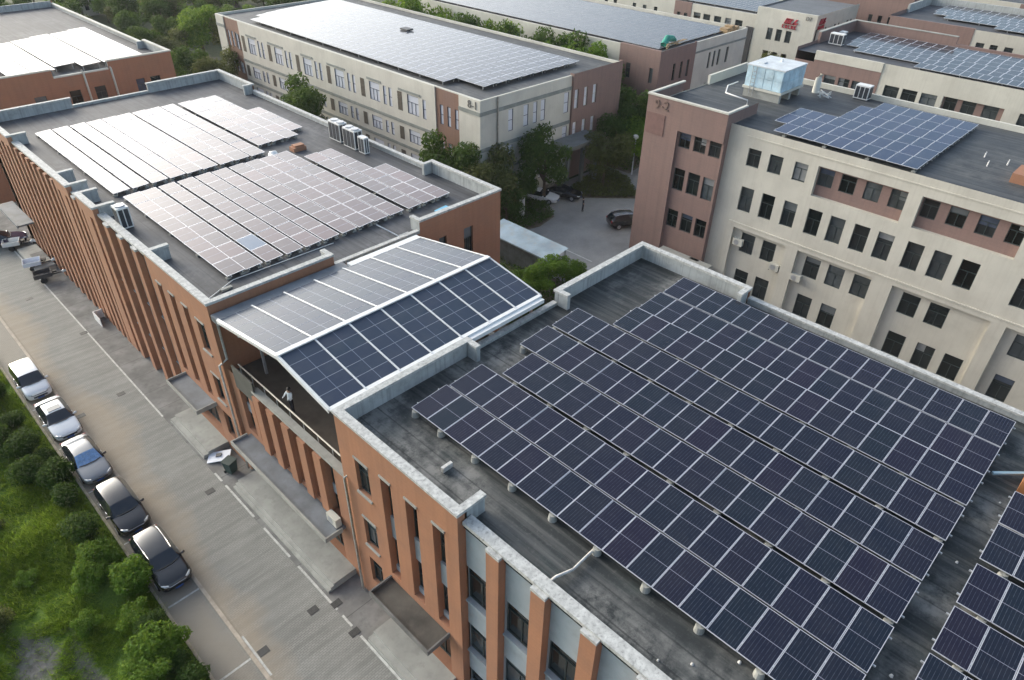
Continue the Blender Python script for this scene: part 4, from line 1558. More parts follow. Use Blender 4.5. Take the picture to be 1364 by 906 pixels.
def panel_row(label, group, x0, y0, n, px, py, mat, key, zroof, zlow, zhigh, legs='post', legstep=3, skip=()):
    root = thing('solar_panel_row', label, 'solar panel row', (x0, y0, zroof), group)
    ang = math.atan2(zhigh - zlow, px)
    me = pmesh(key, px, py - 0.02, mat)
    for k in range(n):
        if k in skip:
            continue
        mesh_obj('panel', me, root, (0, k * py + .01, zlow - zroof + rnd.uniform(-.006, .006)), (rnd.uniform(-.004, .004), -ang + rnd.uniform(-.004, .004), 0))
    rb = MB()
    for fx in (0.2, 0.8):
        xx = px * fx
        zz = zlow - zroof + (zhigh - zlow) * fx - .035
        rb.box(xx - .03, xx + .03, -.1, n * py + .1, zz - .07, zz - .005)
    rb.build('rail', steel, root, world=False)
    for k in range(0, n + 1, legstep):
        for fx in ((0.03, 0.85) if legs == 'pier' else (0.12, 0.85)):
            xx = px * fx
            h = zlow - zroof + (zhigh - zlow) * fx - .09
            mesh_obj('leg', leg_mesh(legs, h), root, (xx, min(k * py + .25, n * py - .2), 0))
    return root


# nearest roof: eight rows and the bays beyond the walkway
XS = [14.9, 17.3, 19.86, 22.33, 24.92, 27.47, 29.87, 32.36]
NN = [18, 18, 17, 18, 18, 16, 16, 16]
for i, (x, n) in enumerate(zip(XS, NN)):
    panel_row('%s dark solar row on the nearest roof, counting back from its street edge' % ORD[i] if i else 'frontmost dark solar row on the nearest roof, its concrete feet showing',
              'dark solar rows on the nearest roof', x, 0.05, n, 2.21, 1.157, pv_dark, 'A', RZ, 12.66, 12.80, 'pier', 2)
XR = [17.2, 19.72, 22.28, 24.98, 27.45]
for i, x in enumerate(XR):
    y1_ = -1.13
    n = 11
    panel_row('%s dark solar row in the lower right corner group, counting up from the bottom' % ORD[i],
              'dark solar rows across the walkway', x, y1_ - n * 1.157, n, 2.21, 1.157, pv_dark, 'A', RZ, 12.66, 12.80, 'pier', 2)

# second roof: near block, far block and the extra rows by the yard side
xb = [14.55, 15.75, 17.2, 18.68, 20.1, 21.5, 22.98, 24.35, 25.68, 27.05, 28.75, 30.15, 31.5]
PB = 2.02
for i, x in enumerate(xb):
    n = 8 if i < 10 else (7, 7, 4)[i - 10]
    panel_row('%s pale solar row of the fin-fronted roof\'s near group, counting from the street' % ORD[i],
              'pale solar rows on the fin-fronted block', x, 38.45, n, 1.24, PB, pv_old, 'B', RZ, 12.52, 12.58, 'post', 2)
bp = panel_mat('pv_blue_reflection', (0.08, 0.13, 0.2), (0.09, 0.14, 0.21), (0.08, 0.13, 0.2), 0.03, 0.02, frame=(0.6, 0.62, 0.66))  # one panel's bluer reflection, put into its cell colours as a tint
for o in bpy.data.objects:
    if o.name.startswith('panel') and o.parent and abs(o.parent.location.x - 17.2) < .05 and abs(o.parent.location.y - 38.45) < .05 and abs(o.location.y - (PB + .01)) < .2:
        o.data = o.data.copy()
        o.data.materials[0] = bp
        o['label'] = 'single brighter blue panel'
xb2 = [14.15, 15.6, 17.08, 18.5, 19.88, 21.2, 22.68, 24.03, 25.45]
for i, x in enumerate(xb2):
    panel_row('%s shining solar row of the fin-fronted roof\'s far group, counting from the street' % ORD[i],
              'shining solar rows on the fin-fronted block', x + .1, 55.6, 9, 1.26, 2.0, pv_old, 'B2', RZ, 12.52, 12.58, 'post', 3)
for i, (x, ya, n) in enumerate(((27.25, 57.5, 8), (28.62, 57.5, 8), (29.95, 57.5, 8), (31.3, 59.0, 4))):
    panel_row('%s shining solar row past the wide gap on the fin-fronted roof' % ORD[i],
              'shining solar rows beyond the gap', x, ya, n, 1.2, 2.0, pv_old, 'B2', RZ, 12.52, 12.58, 'post', 3)

# cream-and-mauve block with the tank
for i, n in enumerate((10, 11, 11, 8, 8, 7)):
    x = 54.85 + i * 2.36
    panel_row('%s blue solar row beside the water tank, counting from the cream facade' % ORD[i],
              'blue solar rows beside the water tank', x, 12.75, n, 2.34, 1.12, pv_blue, 'D', 15.63, 16.0, 16.06, 'post', 3)


def far_row(label, group, x0, x1, y0, y1, z0, z1, nu, nv, mat, zroof, post=True):
    mb = MB()
    uvq = [(0, 0), (nu, 0), (nu, nv), (0, nv)]
    mb.quad((x0, y0, z0), (x1, y0, z1), (x1, y1, z1), (x0, y1, z0), 0, uv=uvq)
    th = 0.06
    for p, q in (((x0, y0, z0), (x1, y0, z1)), ((x1, y0, z1), (x1, y1, z1)), ((x1, y1, z1), (x0, y1, z0)), ((x0, y1, z0), (x0, y0, z0))):
        mb.quad((p[0], p[1], p[2] - th), (q[0], q[1], q[2] - th), q, p, 1)
    y = y0 + .4
    while y < y1 and post:
        for fx in (.1, .9):
            xx = x0 + (x1 - x0) * fx
            zz = z0 + (z1 - z0) * fx - th
            mb.box(xx - .04, xx + .04, y - .04, y + .04, zroof, zz, 1)
        y += 4.0
    o = mb.build('solar_panel_row', [mat, steel])
    return tag(o, label, 'solar panel row', group)


# E roof
for i in range(9):
    x = 52.0 + i * 2.02
    ya = 61.4 if i == 0 else 57.0
    yb = (104.5, 106.5, 107.2, 107.8, 108.2, 108.6, 108.9, 109.2, 109.5)[i]
    far_row('%s pale grey solar row on the long cream block, counting from its louvred face' % ORD[i], 'grey solar rows on the long cream block',
            x, x + 1.98, ya, yb, 12.62, 12.70, 2, int((yb - ya) / 1.6), pv_far, 12.2)
# F roof
for i in range(8):
    x = 84.2 + i * 2.3
    far_row('%s dull panel row on the mauve-ended block, counting from the near trees' % ORD[i], 'dull panel rows',
            x, x + 2.2, 55.0, 102, 12.3, 12.36, 2, 40, pv_dim, 12.05)
for i in range(6):
    x = 123 + i * 2.1
    far_row('%s dull panel row on the far red-signed block, counting from its sign face' % ORD[i], 'dull panel rows',
            x, x + 2.0, 61.5, 104, 11.3, 11.36, 2, 40, pv_dim, 11.0)
for i in range(6):
    x = 86.3 + i * 2.15
    far_row('%s panel row of the fully covered roof behind the water tank, from its cream face' % ORD[i], 'solar rows on the fully covered roof',
            x, x + 2.12, -13, (24.0, 31.5, 33.2, 33.6, 33.8, 33.8)[i], 15.62, 15.68, 1, 41, pv_far, 15.4)
for i in range(6):
    x = 115.3 + i * 2.1
    far_row('%s panel row on the top right corner roof, counting from its near face' % ORD[i], 'solar rows at the top right',
            x, x + 2.05, -18, (24.0, 31, 33, 33.5, 33.5, 33.5)[i], 15.55, 15.62, 1, 44, pv_far, 15.25)
for i in range(6):
    x = 17.6 + i * 2.45
    g_ = .32 if i % 2 else .2
    far_row('%s glaring white solar row of the far left orange roof, from the left' % ORD[i], 'glaring solar rows on the far left block',
            x, x + 2.45 - g_, (92.8, 92.8, 94.4, 92.9, 93.0, 93.4)[i], (108.5, 109.5, 110.3, 111.3, 111.5, 112.5)[i], 12.85, 12.95, 2, 10, pv_old, 12.2)

# ------------------------------------------------------------------ rooftop objects
def ac_unit(name, label, x, y, z, w, dpt, h, fan_top=True, face='x-', group='air conditioning units'):
    root = thing(name, label, 'air conditioner', (x, y, z), group)
    mb = MB()
    mb.box(-w / 2, w / 2, -dpt / 2, dpt / 2, 0.1, h)
    mb.build('body', white_p, root, world=False)
    fb = MB()
    fb.box(-w / 2 + .06, w / 2 - .06, -dpt / 2 + .06, dpt / 2 - .06, 0, 0.1)
    fb.build('base', dark_metal, root, world=False)
    if fan_top:
        fan = MB()
        for s in (-1, 1) if max(w, dpt) > 1.3 else (0,):
            oy = s * dpt / 4 if dpt > w else 0
            ox = s * w / 4 if w >= dpt else 0
            rr = min(w, dpt, max(w, dpt) / (2 if max(w, dpt) > 1.3 else 1)) * .42
            fan.tube([(ox, oy, h), (ox, oy, h + .09)], rr, 16)
        fan.build('fan_guard', steel, root, world=False)
    for kd in ('x-', 'x+', 'y-', 'y+'):
        gbm = MB()
        c = {'x-': -w / 2, 'x+': w / 2, 'y-': -dpt / 2, 'y+': dpt / 2}[kd]
        c = abs(c) if kd[1] == '+' else c
        half = (dpt if kd[0] == 'x' else w) / 2
        n = 3 if half > .5 else 2
        for q in range(n):
            a0 = -half + .08 + q * (2 * half - .08) / n
            bar(gbm, kd, c, a0, a0 + (2 * half - .08) / n - .08, .2, h - .12, .002, .02)
        gbm.build('grille', ac_grille, root, world=False)
    return root


ac_unit('ac_unit', 'tall white twin-fan unit nearer the far end, beside the yard-side wall of the fin-fronted block', 33.6, 54.6, RZ, 0.85, 1.75, 1.75)
ac_unit('ac_unit', 'tall white twin-fan unit in the middle of the three beside the yard-side wall', 33.5, 52.2, RZ, 0.85, 1.75, 1.75)
ac_unit('ac_unit', 'narrow white unit nearest to the camera of the three beside the yard-side wall', 33.35, 50.4, RZ, 0.5, 0.9, 1.5, fan_top=False)
ac_unit('ac_unit', 'single white unit with round top fan at the street edge of the fin-fronted roof', 12.95, 50.1, RZ, 0.8, 0.95, 1.6)
ac_unit('ac_unit', 'small pale box unit on the roof edge behind the blue solar rows', 70.1, 23.0, 15.63, 0.9, 1.3, 1.3, fan_top=False)
ac_unit('ac_unit', 'white box unit at the far parapet of the fully covered roof', 90.5, 34.4, 15.4, 0.8, 1.6, 1.3, fan_top=False)
ac_unit('ac_unit', 'white fan box against the side parapet of the fully covered roof', 94.0, 35.2, 15.4, 0.9, 0.7, 0.9, fan_top=False)


def wall_ac(label, x, y, z):
    root = thing('ac_unit', label, 'air conditioner', (x, y, z), 'air conditioning units')
    mb = MB()
    mb.box(-.38, -.02, -.45, .45, 0, .6)
    mb.build('body', cream_g, root, world=False)
    g = MB()
    g.tube([(-.385, .1, .3), (-.395, .1, .3)], .24, 14)
    g.build('fan_guard', steel, root, world=False)
    b = MB()
    b.box(-.4, 0, -.4, -.35, -.06, -.004)
    b.box(-.4, 0, .35, .4, -.06, -.004)
    b.build('bracket', dark_metal, root, world=False)


wall_ac('white outdoor unit on the cream wall below its leftmost row of lower windows', xf + .3, 27.0 * K - .3, zs(3.0))
wall_ac('white outdoor unit on the cream wall right of the second window from the mauve corner', xf + .3, 22.6 * K, zs(1.9))
wall_ac('white outdoor unit on the cream wall under the window past the first pier', xf + .3, 20.4 * K, zs(1.7))
wall_ac('white outdoor unit on the mauve corner block just above its concrete porch', xm + .0, 30.3 * K, 2.4)
wall_ac('pale square outdoor unit standing on the porch end of the link building', 11.9, 24.5, 3.95)

# water tank
tk = thing('water_tank', 'large pale blue panelled water tank with a white lid on concrete plinths', 'water tank', (64.9, 29.4, 15.63))
TX, TY = 4.2, 3.6
mb = MB()
for ox in (-TX / 2 + .2, 0, TX / 2 - .2):
    mb.box(ox - .18, ox + .18, -TY / 2, TY / 2, 0, .75)
mb.build('plinth', concrete, tk, world=False)
mb = MB()
mb.box(-TX / 2 - .12, TX / 2 + .12, -TY / 2 - .12, TY / 2 + .12, .75, .95)
mb.build('base_beam', cream_g, tk, world=False)
tank_m = simple('tank_blue', (0.5, 0.66, 0.74), 0.6, var=0.22, scale=0.9, dirt=(0.6, 0.72, 0.76), dirt_amt=0.7)
mb = MB()
mb.box(-TX / 2, TX / 2, -TY / 2, TY / 2, .95, 2.75)
for a in range(4):
    for b in range(2):
        u0, u1 = -TY / 2 + .06 + a * (TY - .06) / 4, -TY / 2 + (a + 1) * (TY - .06) / 4
        z0_, z1_ = 1.0 + b * .87, 1.0 + b * .87 + .81
        mb.box(-TX / 2 - .05, -TX / 2 - .002, u0, u1, z0_, z1_)
        u0, u1 = -TX / 2 + .06 + a * (TX - .06) / 4, -TX / 2 + (a + 1) * (TX - .06) / 4
        mb.box(u0, u1, -TY / 2 - .05, -TY / 2 - .002, z0_, z1_)
mb.build('body', tank_m, tk, world=False)
mb = MB()
mb.box(-TX / 2 - .07, TX / 2 + .07, -TY / 2 - .07, TY / 2 + .07, 2.75, 2.86)
mb.box(-1.3, -.7, .7, 1.3, 2.86, 2.96)
mb.tube([(0.8, 0, 2.86), (0.8, 0, 3.1)], .1, 8)
mb.build('lid', simple('tank_lid', (0.62, 0.66, 0.68), 0.5, var=0.1, scale=1.2, dirt=(0.4, 0.38, 0.36), dirt_amt=0.4), tk, world=False)
mb = MB()
for s in (-.2, .2):
    mb.beam((-TX / 2 - .12, 1.0 + s, .2), (-TX / 2 - .12, 1.0 + s, 2.8), .04, .04)
for q in range(7):
    mb.beam((-TX / 2 - .12, .8, .4 + q * .32), (-TX / 2 - .12, 1.2, .4 + q * .32), .03, .03)
mb.build('ladder', steel, tk, world=False)

# vents, pipes and scraps on the roofs
def scrap(name, label, cat, mb, mat, group=None, smooth=False):
    return tag(mb.build(name, mat, smooth=smooth), label, cat, group)


mb = MB()
mb.tube([(64.2, 32.6, 16.3), (62.4, 32.6, 16.3), (60.3, 31.6, 16.25), (59.6, 29.0, 16.3), (59.6, 29.0, 15.7)], .06, 8)
scrap('roof_pipe', 'thin white pipe leading from the water tank towards the mauve corner', 'pipe', mb, white_p, smooth=True)
mb = MB()
mb.tube([(12.62, 9.9, 12.2), (12.64, 9.88, 12.42), (12.85, 9.82, 12.5), (13.6, 9.62, 12.4), (14.4, 9.66, 12.36), (15.4, 9.66, 12.36)], .055, 10)
scrap('roof_pipe', 'stained white drain pipe running from under the front dark solar row to the roof edge', 'pipe', mb, white_dirty, smooth=True)
mb = MB()
mb.beam((30.5, -.15, 12.5), (33.5, -3.2, 12.5), .14, .1)
scrap('steel_beam', 'pale blue steel beam lying beyond the end of the dark solar rows', 'beam', mb, simple('pale_blue_steel', (0.25, 0.36, 0.42), 0.5))
mb = MB()
mb.box(30.3, 31.6, -3.2, -1.2, 12.25, 12.9)
scrap('orange_crate', 'orange box at the right edge beyond the short dark solar rows', 'crate', mb, orange_m)
for i, (x, y) in enumerate(((29.2, -0.9), (24.6, -0.6), (18.1, -0.55), (13.0, 5.3), (13.7, 4.4), (14.9, 3.3))):
    mb = MB()
    s = .045 + .012 * (i % 3)
    mb.tube([(0, 0, 0), (s * .3, 0, s), (s * .2, s * .2, s * 1.5)], [s, s * .8, s * .25], 7)
    o = mb.build('roof_vent', white_dirty, smooth=True, loc=(x, y, RZ))
    where = ('in the walkway beside the blue beam', 'half way along the walkway between dark solar rows', 'at the bottom of the walkway between dark solar rows',
             'nearest the street parapet on the dark roof, upper of two', 'near the street parapet on the dark roof, lower of two', 'by the front solar row near the bottom edge')[i]
    tag(o, 'small white vent cap ' + where, 'roof vent', 'white vent caps on the dark roof')
mb = MB()
mb.box(13.45, 14.0, 16.9, 17.05, 12.22, 12.5)
scrap('roof_peg', 'small pale upright peg on the dark roof near the street parapet', 'peg', mb, white_dirty)
mb = MB()
mb.box(-.35, .35, -.12, .12, 0, .12)
o = mb.build('concrete_kerb', concrete, loc=(14.0, 37.6, RZ + .01))
tag(o, 'short pale block lying on the grey roof by its near corner', 'block')
mb = MB()
mb.tube([(12.6, 37.2, RZ + .05), (14.8, 38.3, RZ + .05), (22, 38.15, RZ + .05)], .03, 6)
scrap('cable', 'thin pale cable along the near ends of the pale solar rows', 'cable', mb, white_p, smooth=True)
mb = MB()
mb.tube([(25.7, 38.3, 12.3), (25.75, 35.9, 12.3), (26.6, 35.85, 12.3)], .045, 6)
scrap('cable', 'white cable bent in an L on the grey roof beside the solar canopy', 'cable', mb, white_p, smooth=True)
mb = MB()
mb.beam((30.2, 36.5, 12.3), (32.6, 36.6, 12.3), .6, .05)
mb.beam((30.0, 36.9, 12.4), (31.2, 37.0, 12.42), .3, .08)
scrap('blue_sheet', 'bright blue sheet lying behind the near raised parapet of the fin-fronted block', 'sheet', mb, blue_plastic)
mb = MB()
mb.tube([(0, 0, 0), (.1, .1, .25), (.2, 0, .4)], [.55, .45, .12], 9)
o = mb.build('white_sacks', white_p, smooth=True, loc=(27.3, 53.6 + 1.4, RZ))
tag(o, 'white bundle lying between the shining and pale solar rows', 'sack')
mb = MB()
mb.box(-.6, .6, -.4, .4, .0, .35)
mb.box(-.4, .5, -.3, .3, .35, .5)
o = mb.build('brick_pile', brick, loc=(29.6, 55.0, RZ))
tag(o, 'small heap of reddish bricks behind the white bundle on the grey roof', 'brick pile')
for i, (x, y, zz, lab) in enumerate(((33.9, 41.0, 12.25, 'a'), )):
    pass
mb = MB()
for q in range(9):
    mb.beam((rnd.uniform(84, 90), rnd.uniform(53.6, 55), 12.4 + q * .04), (rnd.uniform(84, 90), rnd.uniform(53.6, 56), 12.5 + q * .04), .15, .08)
scrap('timber_heap', 'jumbled timber at the near corner of the mauve-ended block', 'timber', mb, wood_m)
mb = MB()
mb.tube([(85.6, 55.2, 12.5), (86.6, 55.4, 13.2), (88.2, 55.6, 12.9), (89.4, 55.9, 12.5)], [.5, .45, .4, .2], 8)
scrap('green_netting', 'green netting bundled at the near corner of the mauve-ended block', 'netting', mb, green_net, smooth=True)
for q, (x, w, h) in enumerate(((100.2, 1.0, .25), (101.5, .8, .45), (102.7, 1.0, .2))):
    mb = MB()
    mb.box(x, x + w, 54.2, 55.4, 12.05, 12.5 + h)
    scrap('timber_crate', '%s tan crate from the left on the roof edge below the far dark openings' % ORD[q], 'crate', mb, wood_m, 'tan crates on the cream block edge')
# statuette-like vent and scrap tangle by the tank
mb = MB()
mb.tube([(68.9, 26.9, 15.63), (68.9, 26.9, 16.9), (69.1, 26.8, 17.3)], [.35, .3, .2], 10)
scrap('roof_vent', 'squat pale vent stack standing right of the water tank', 'roof vent', mb, cream_g, smooth=True)
mb = MB()
for q in range(14):
    a = (rnd.uniform(66.9, 68.2), rnd.uniform(24.8, 26.1), 15.7 + rnd.random() * .6)
    b = (rnd.uniform(66.9, 68.2), rnd.uniform(24.8, 26.1), 15.7 + rnd.random() * .8)
    mb.beam(a, b, .06, .06)
scrap('scrap_pipes', 'tangle of white scrap pipe between water tank and blue solar rows', 'scrap', mb, white_p)
for i, (x, y) in enumerate(((60.4, 9.6), (62.3, 10.3), (61.8, 8.6))):
    mb = MB()
    mb.tube([(x, y, 15.63), (x, y, 15.95), (x + .1, y, 16.02)], .05, 7)
    scrap('roof_vent', '%s thin white vent pipe right of the blue solar rows, counted from the facade' % ORD[i], 'roof vent', mb, white_p, 'thin vent pipes')
mb = MB()
mb.box(58.3, 60.6, 5.2, 7.6, 15.63, 16.3)
scrap('roof_hatch', 'brick-red roof hatch at the right edge of the tank block', 'roof hatch', mb, brick)
mb = MB()
mb.box(64.0, 65.1, 83.0, 84.6, 12.75, 12.95)
scrap('roof_hatch', 'dark open hatch among the grey solar rows of the long cream block', 'roof hatch', mb, dark_metal)

# blue roofed shed behind the canopy
sh = thing('bicycle_shed', 'low lean-to shed with weathered blue sheet roof and ribbed dark wall in the yard', 'shed', (45, 42, 0))
mb = MB()
mb.quad((43.7, 37.4, 2.75), (46.4, 37.4, 3.15), (46.4, 46.2, 3.15), (43.7, 46.2, 2.75))
mb.box(43.68, 43.74, 37.4, 46.2, 2.6, 2.76)
mb.build('roof', shed_blue, sh)
mb = MB()
y = 37.5
while y < 46:
    mb.box(43.9, 43.96, y, y + .13, 0, 2.6)
    mb.box(43.93, 43.99, y + .13, y + .26, 0, 2.6)
    y += .26
mb.build('wall', simple('ribbed_sheet', (0.17, 0.19, 0.2), 0.6, var=0.2, scale=2), sh)
for k in range(4):
    mb = MB()
    mb.box(46.2, 46.3, 37.6 + k * 2.8, 37.7 + k * 2.8, 0, 3.05)
    mb.build('post', steel, sh)

# sign pillar and lamp
sp = thing('sign_pillar', 'white upright sign pillar in the dark planting by the yard', 'sign', (52.7, 49.6, 0))
mb = MB()
mb.box(-.1, .1, -.35, .35, .25, 2.6)
mb.build('face', white_p, sp, world=False)
mb = MB()
mb.box(-.16, .16, -.45, .45, 0, .25)
mb.build('base', concrete, sp, world=False)
lp = thing('street_lamp', 'slim lamp post with a white lantern beside the mauve corner block', 'street lamp', (72.0, 48.6, 0))
mb = MB()
mb.tube([(0, 0, 0), (0, 0, 4.6)], [.09, .06], 8)
mb.build('pole', steel, lp, world=False, smooth=True)
mb = MB()
mb.tube([(0, 0, 4.6), (0, 0, 4.75), (0, 0, 5.1), (0, 0, 5.2)], [.1, .3, .34, .1], 12)
mb.build('lantern', white_p, lp, world=False, smooth=True)

# ------------------------------------------------------------------ things by the steps
bn = thing('wheelie_bin', 'dark green wheeled bin beside the link building steps', 'bin', (10.75, 36.05, 0), rz=R(20))
mb = MB()
i0 = len(mb.v)
lo, hi_ = .26, .34
pts = [(-lo, -lo, .08), (lo, -lo, .08), (lo, lo, .08), (-lo, lo, .08), (-hi_, -hi_, 1.0), (hi_, -hi_, 1.0), (hi_, hi_, 1.0), (-hi_, hi_, 1.0)]
mb.v += pts
for q in ((0, 3, 2, 1), (0, 1, 5, 4), (1, 2, 6, 5), (2, 3, 7, 6), (3, 0, 4, 7), (4, 5, 6, 7)):
    mb.f.append(q)
    mb.m.append(0)
mb.build('body', bin_m, bn, world=False)
mb = MB()
mb.box(-.37, .37, -.37, .37, 1.0, 1.06)
mb.tube([(-.3, .4, 1.0), (.3, .4, 1.0)], .03, 6)
mb.build('lid', simple('bin_lid', (0.05, 0.075, 0.07), 0.5), bn, world=False)
for s in (-1, 1):
    mb = MB()
    mb.tube([(s * .26, .3, .1), (s * .32, .3, .1)], .1, 12)
    mb.build('wheel', rubber, bn, world=False)
mb = MB()
mb.box(-.75, .75, -.45, .45, 0, .05)
mb.box(-.2, .15, -.05, .22, .05, .12, 1)
o = mb.build('white_board', [board_w, dark_metal], loc=(10.75, 37.75, 0.02))
o.rotation_euler = (0.10, -0.14, R(-38))
o.location.z = 0.18
tag(o, 'white board with a dark patch lying between the two flights of pale steps', 'board')

# ------------------------------------------------------------------ cars
def car_paint(name, col, rough=0.25, metal=0.0):
    mt, t, p = new_mat(name)
    p.inputs['Base Color'].default_value = col + (1,)
    p.inputs['Roughness'].default_value = rough
    p.inputs['Metallic'].default_value = metal
    p.inputs['Coat Weight'].default_value = 0.8
    p.inputs['Coat Roughness'].default_value = 0.12
    return mt


car_glass = car_paint('car_glass', (0.012, 0.016, 0.022), 0.08)
lamp_glass = car_paint('lamp_glass', (0.55, 0.58, 0.6), 0.15)
chrome = simple('chrome', (0.6, 0.6, 0.6), 0.2, metal=0.9, var=0.02)
plate_m = simple('number_plate', (0.05, 0.12, 0.4), 0.5)
black_trim = simple('black_trim', (0.015, 0.015, 0.017), 0.45)

# station: y, z_bottom, half width bottom, half width belt, z belt, half width top, z top
SEDAN = [(-2.36, .30, .62, .64, .52, .55, .60), (-2.22, .24, .80, .83, .64, .74, .71), (-1.7, .22, .86, .90, .78, .80, .85), (-1.02, .22, .88, .91, .87, .78, .95),
         (-.25, .22, .88, .91, .91, .60, 1.37), (.45, .22, .88, .91, .93, .60, 1.44), (1.05, .22, .88, .91, .95, .57, 1.38), (1.78, .24, .87, .89, .95, .68, 1.05), (2.25, .26, .82, .84, .90, .70, 1.0), (2.36, .34, .66, .68, .68, .58, .80)]
SUV = [(-2.3, .34, .64, .66, .62, .58, .74), (-2.16, .28, .82, .85, .78, .76, .88), (-1.7, .26, .88, .91, .92, .80, 1.0), (-1.1, .26, .90, .93, .99, .78, 1.08),
       (-.45, .26, .90, .93, 1.02, .64, 1.55), (.4, .26, .90, .93, 1.04, .66, 1.65), (1.3, .26, .90, .93, 1.06, .66, 1.62), (1.85, .28, .89, .92, 1.07, .62, 1.52), (2.2, .30, .85, .88, 1.04, .70, 1.12), (2.3, .38, .74, .76, .75, .66, .86)]
BOXY = [(-2.1, .32, .64, .66, .60, .58, .78), (-1.98, .26, .80, .83, .78, .75, .92), (-1.6, .24, .84, .87, .92, .78, 1.02), (-1.12, .24, .85, .88, .99, .76, 1.12),
        (-.35, .24, .85, .88, 1.0, .68, 1.62), (.5, .24, .85, .88, 1.02, .70, 1.70), (1.4, .24, .85, .88, 1.04, .70, 1.68), (1.92, .25, .85, .87, 1.04, .68, 1.60), (2.06, .28, .83, .86, 1.02, .74, 1.08), (2.12, .36, .78, .80, .70, .70, .80)]


def car_meshes(st, paint, shade=None):
    bm = bmesh.new()
    rows = []
    for (y, zb, wb, w, zs_, wt, zt_) in st:
        half = [(0, zb), (wb, zb), (max(w, wb) + .01, zb + (zs_ - zb) * .5), (w, zs_), (wt, zt_ - .035), (wt * .55, zt_ - .004), (0, zt_)]
        ring = [bm.verts.new((x, y, z)) for x, z in half] + [bm.verts.new((-x, y, z)) for x, z in half[-2:0:-1]]
        rows.append(ring)
    n = len(rows[0])
    for i in range(len(rows) - 1):
        for j in range(n):
            k = (j + 1) % n
            fc = bm.faces.new((rows[i][j], rows[i][k], rows[i + 1][k], rows[i + 1][j]))
            jj = min(j, n - 1 - j)
            mi = 0
            if jj == 3 and 3 <= i <= 6:
                mi = 3 if j < n / 2 else 4
            elif jj in (4, 5):
                if i == 3:
                    mi = 1
                elif i == (6 if st is SEDAN else 7) and st is not BOXY:
                    mi = 2
                elif st is BOXY and i == 7:
                    mi = 2
            if st is not SEDAN and jj == 3 and i == 7:
                mi = 0
            fc.material_index = mi
    bm.faces.new(rows[0])
    bm.faces.new(list(reversed(rows[-1])))
    cl = bm.edges.layers.float.new('crease_edge')
    for e in bm.edges:
        ms = {f_.material_index for f_ in e.link_faces}
        if len(ms) > 1:
            e[cl] = 0.65
    bmesh.ops.recalc_face_normals(bm, faces=bm.faces)
    me = bpy.data.meshes.new('carraw')
    bm.to_mesh(me)
    bm.free()
    for k in range(5):
        me.materials.append(paint)
    o = bpy.data.objects.new('carraw', me)
    COL.objects.link(o)
    sub = o.modifiers.new('s', 'SUBSURF')
    sub.levels = 2
    sub.render_levels = 2
    bpy.context.view_layer.update()
    ev = bpy.data.meshes.new_from_object(o.evaluated_get(bpy.context.evaluated_depsgraph_get()))
    bpy.data.objects.remove(o)
    out = []
    for k, (nm, mt) in enumerate((('body', paint), ('windscreen', shade or car_glass), ('rear_window', car_glass), ('side_window', car_glass), ('side_window', car_glass))):
        bm = bmesh.new()
        bm.from_mesh(ev)
        bmesh.ops.delete(bm, geom=[f_ for f_ in bm.faces if f_.material_index != k], context='FACES')
        for f_ in bm.faces:
            f_.material_index = 0
            f_.smooth = True
        m2 = bpy.data.meshes.new(nm)
        bm.to_mesh(m2)
        bm.free()
        m2.materials.append(mt)
        out.append((nm, m2))
    return out


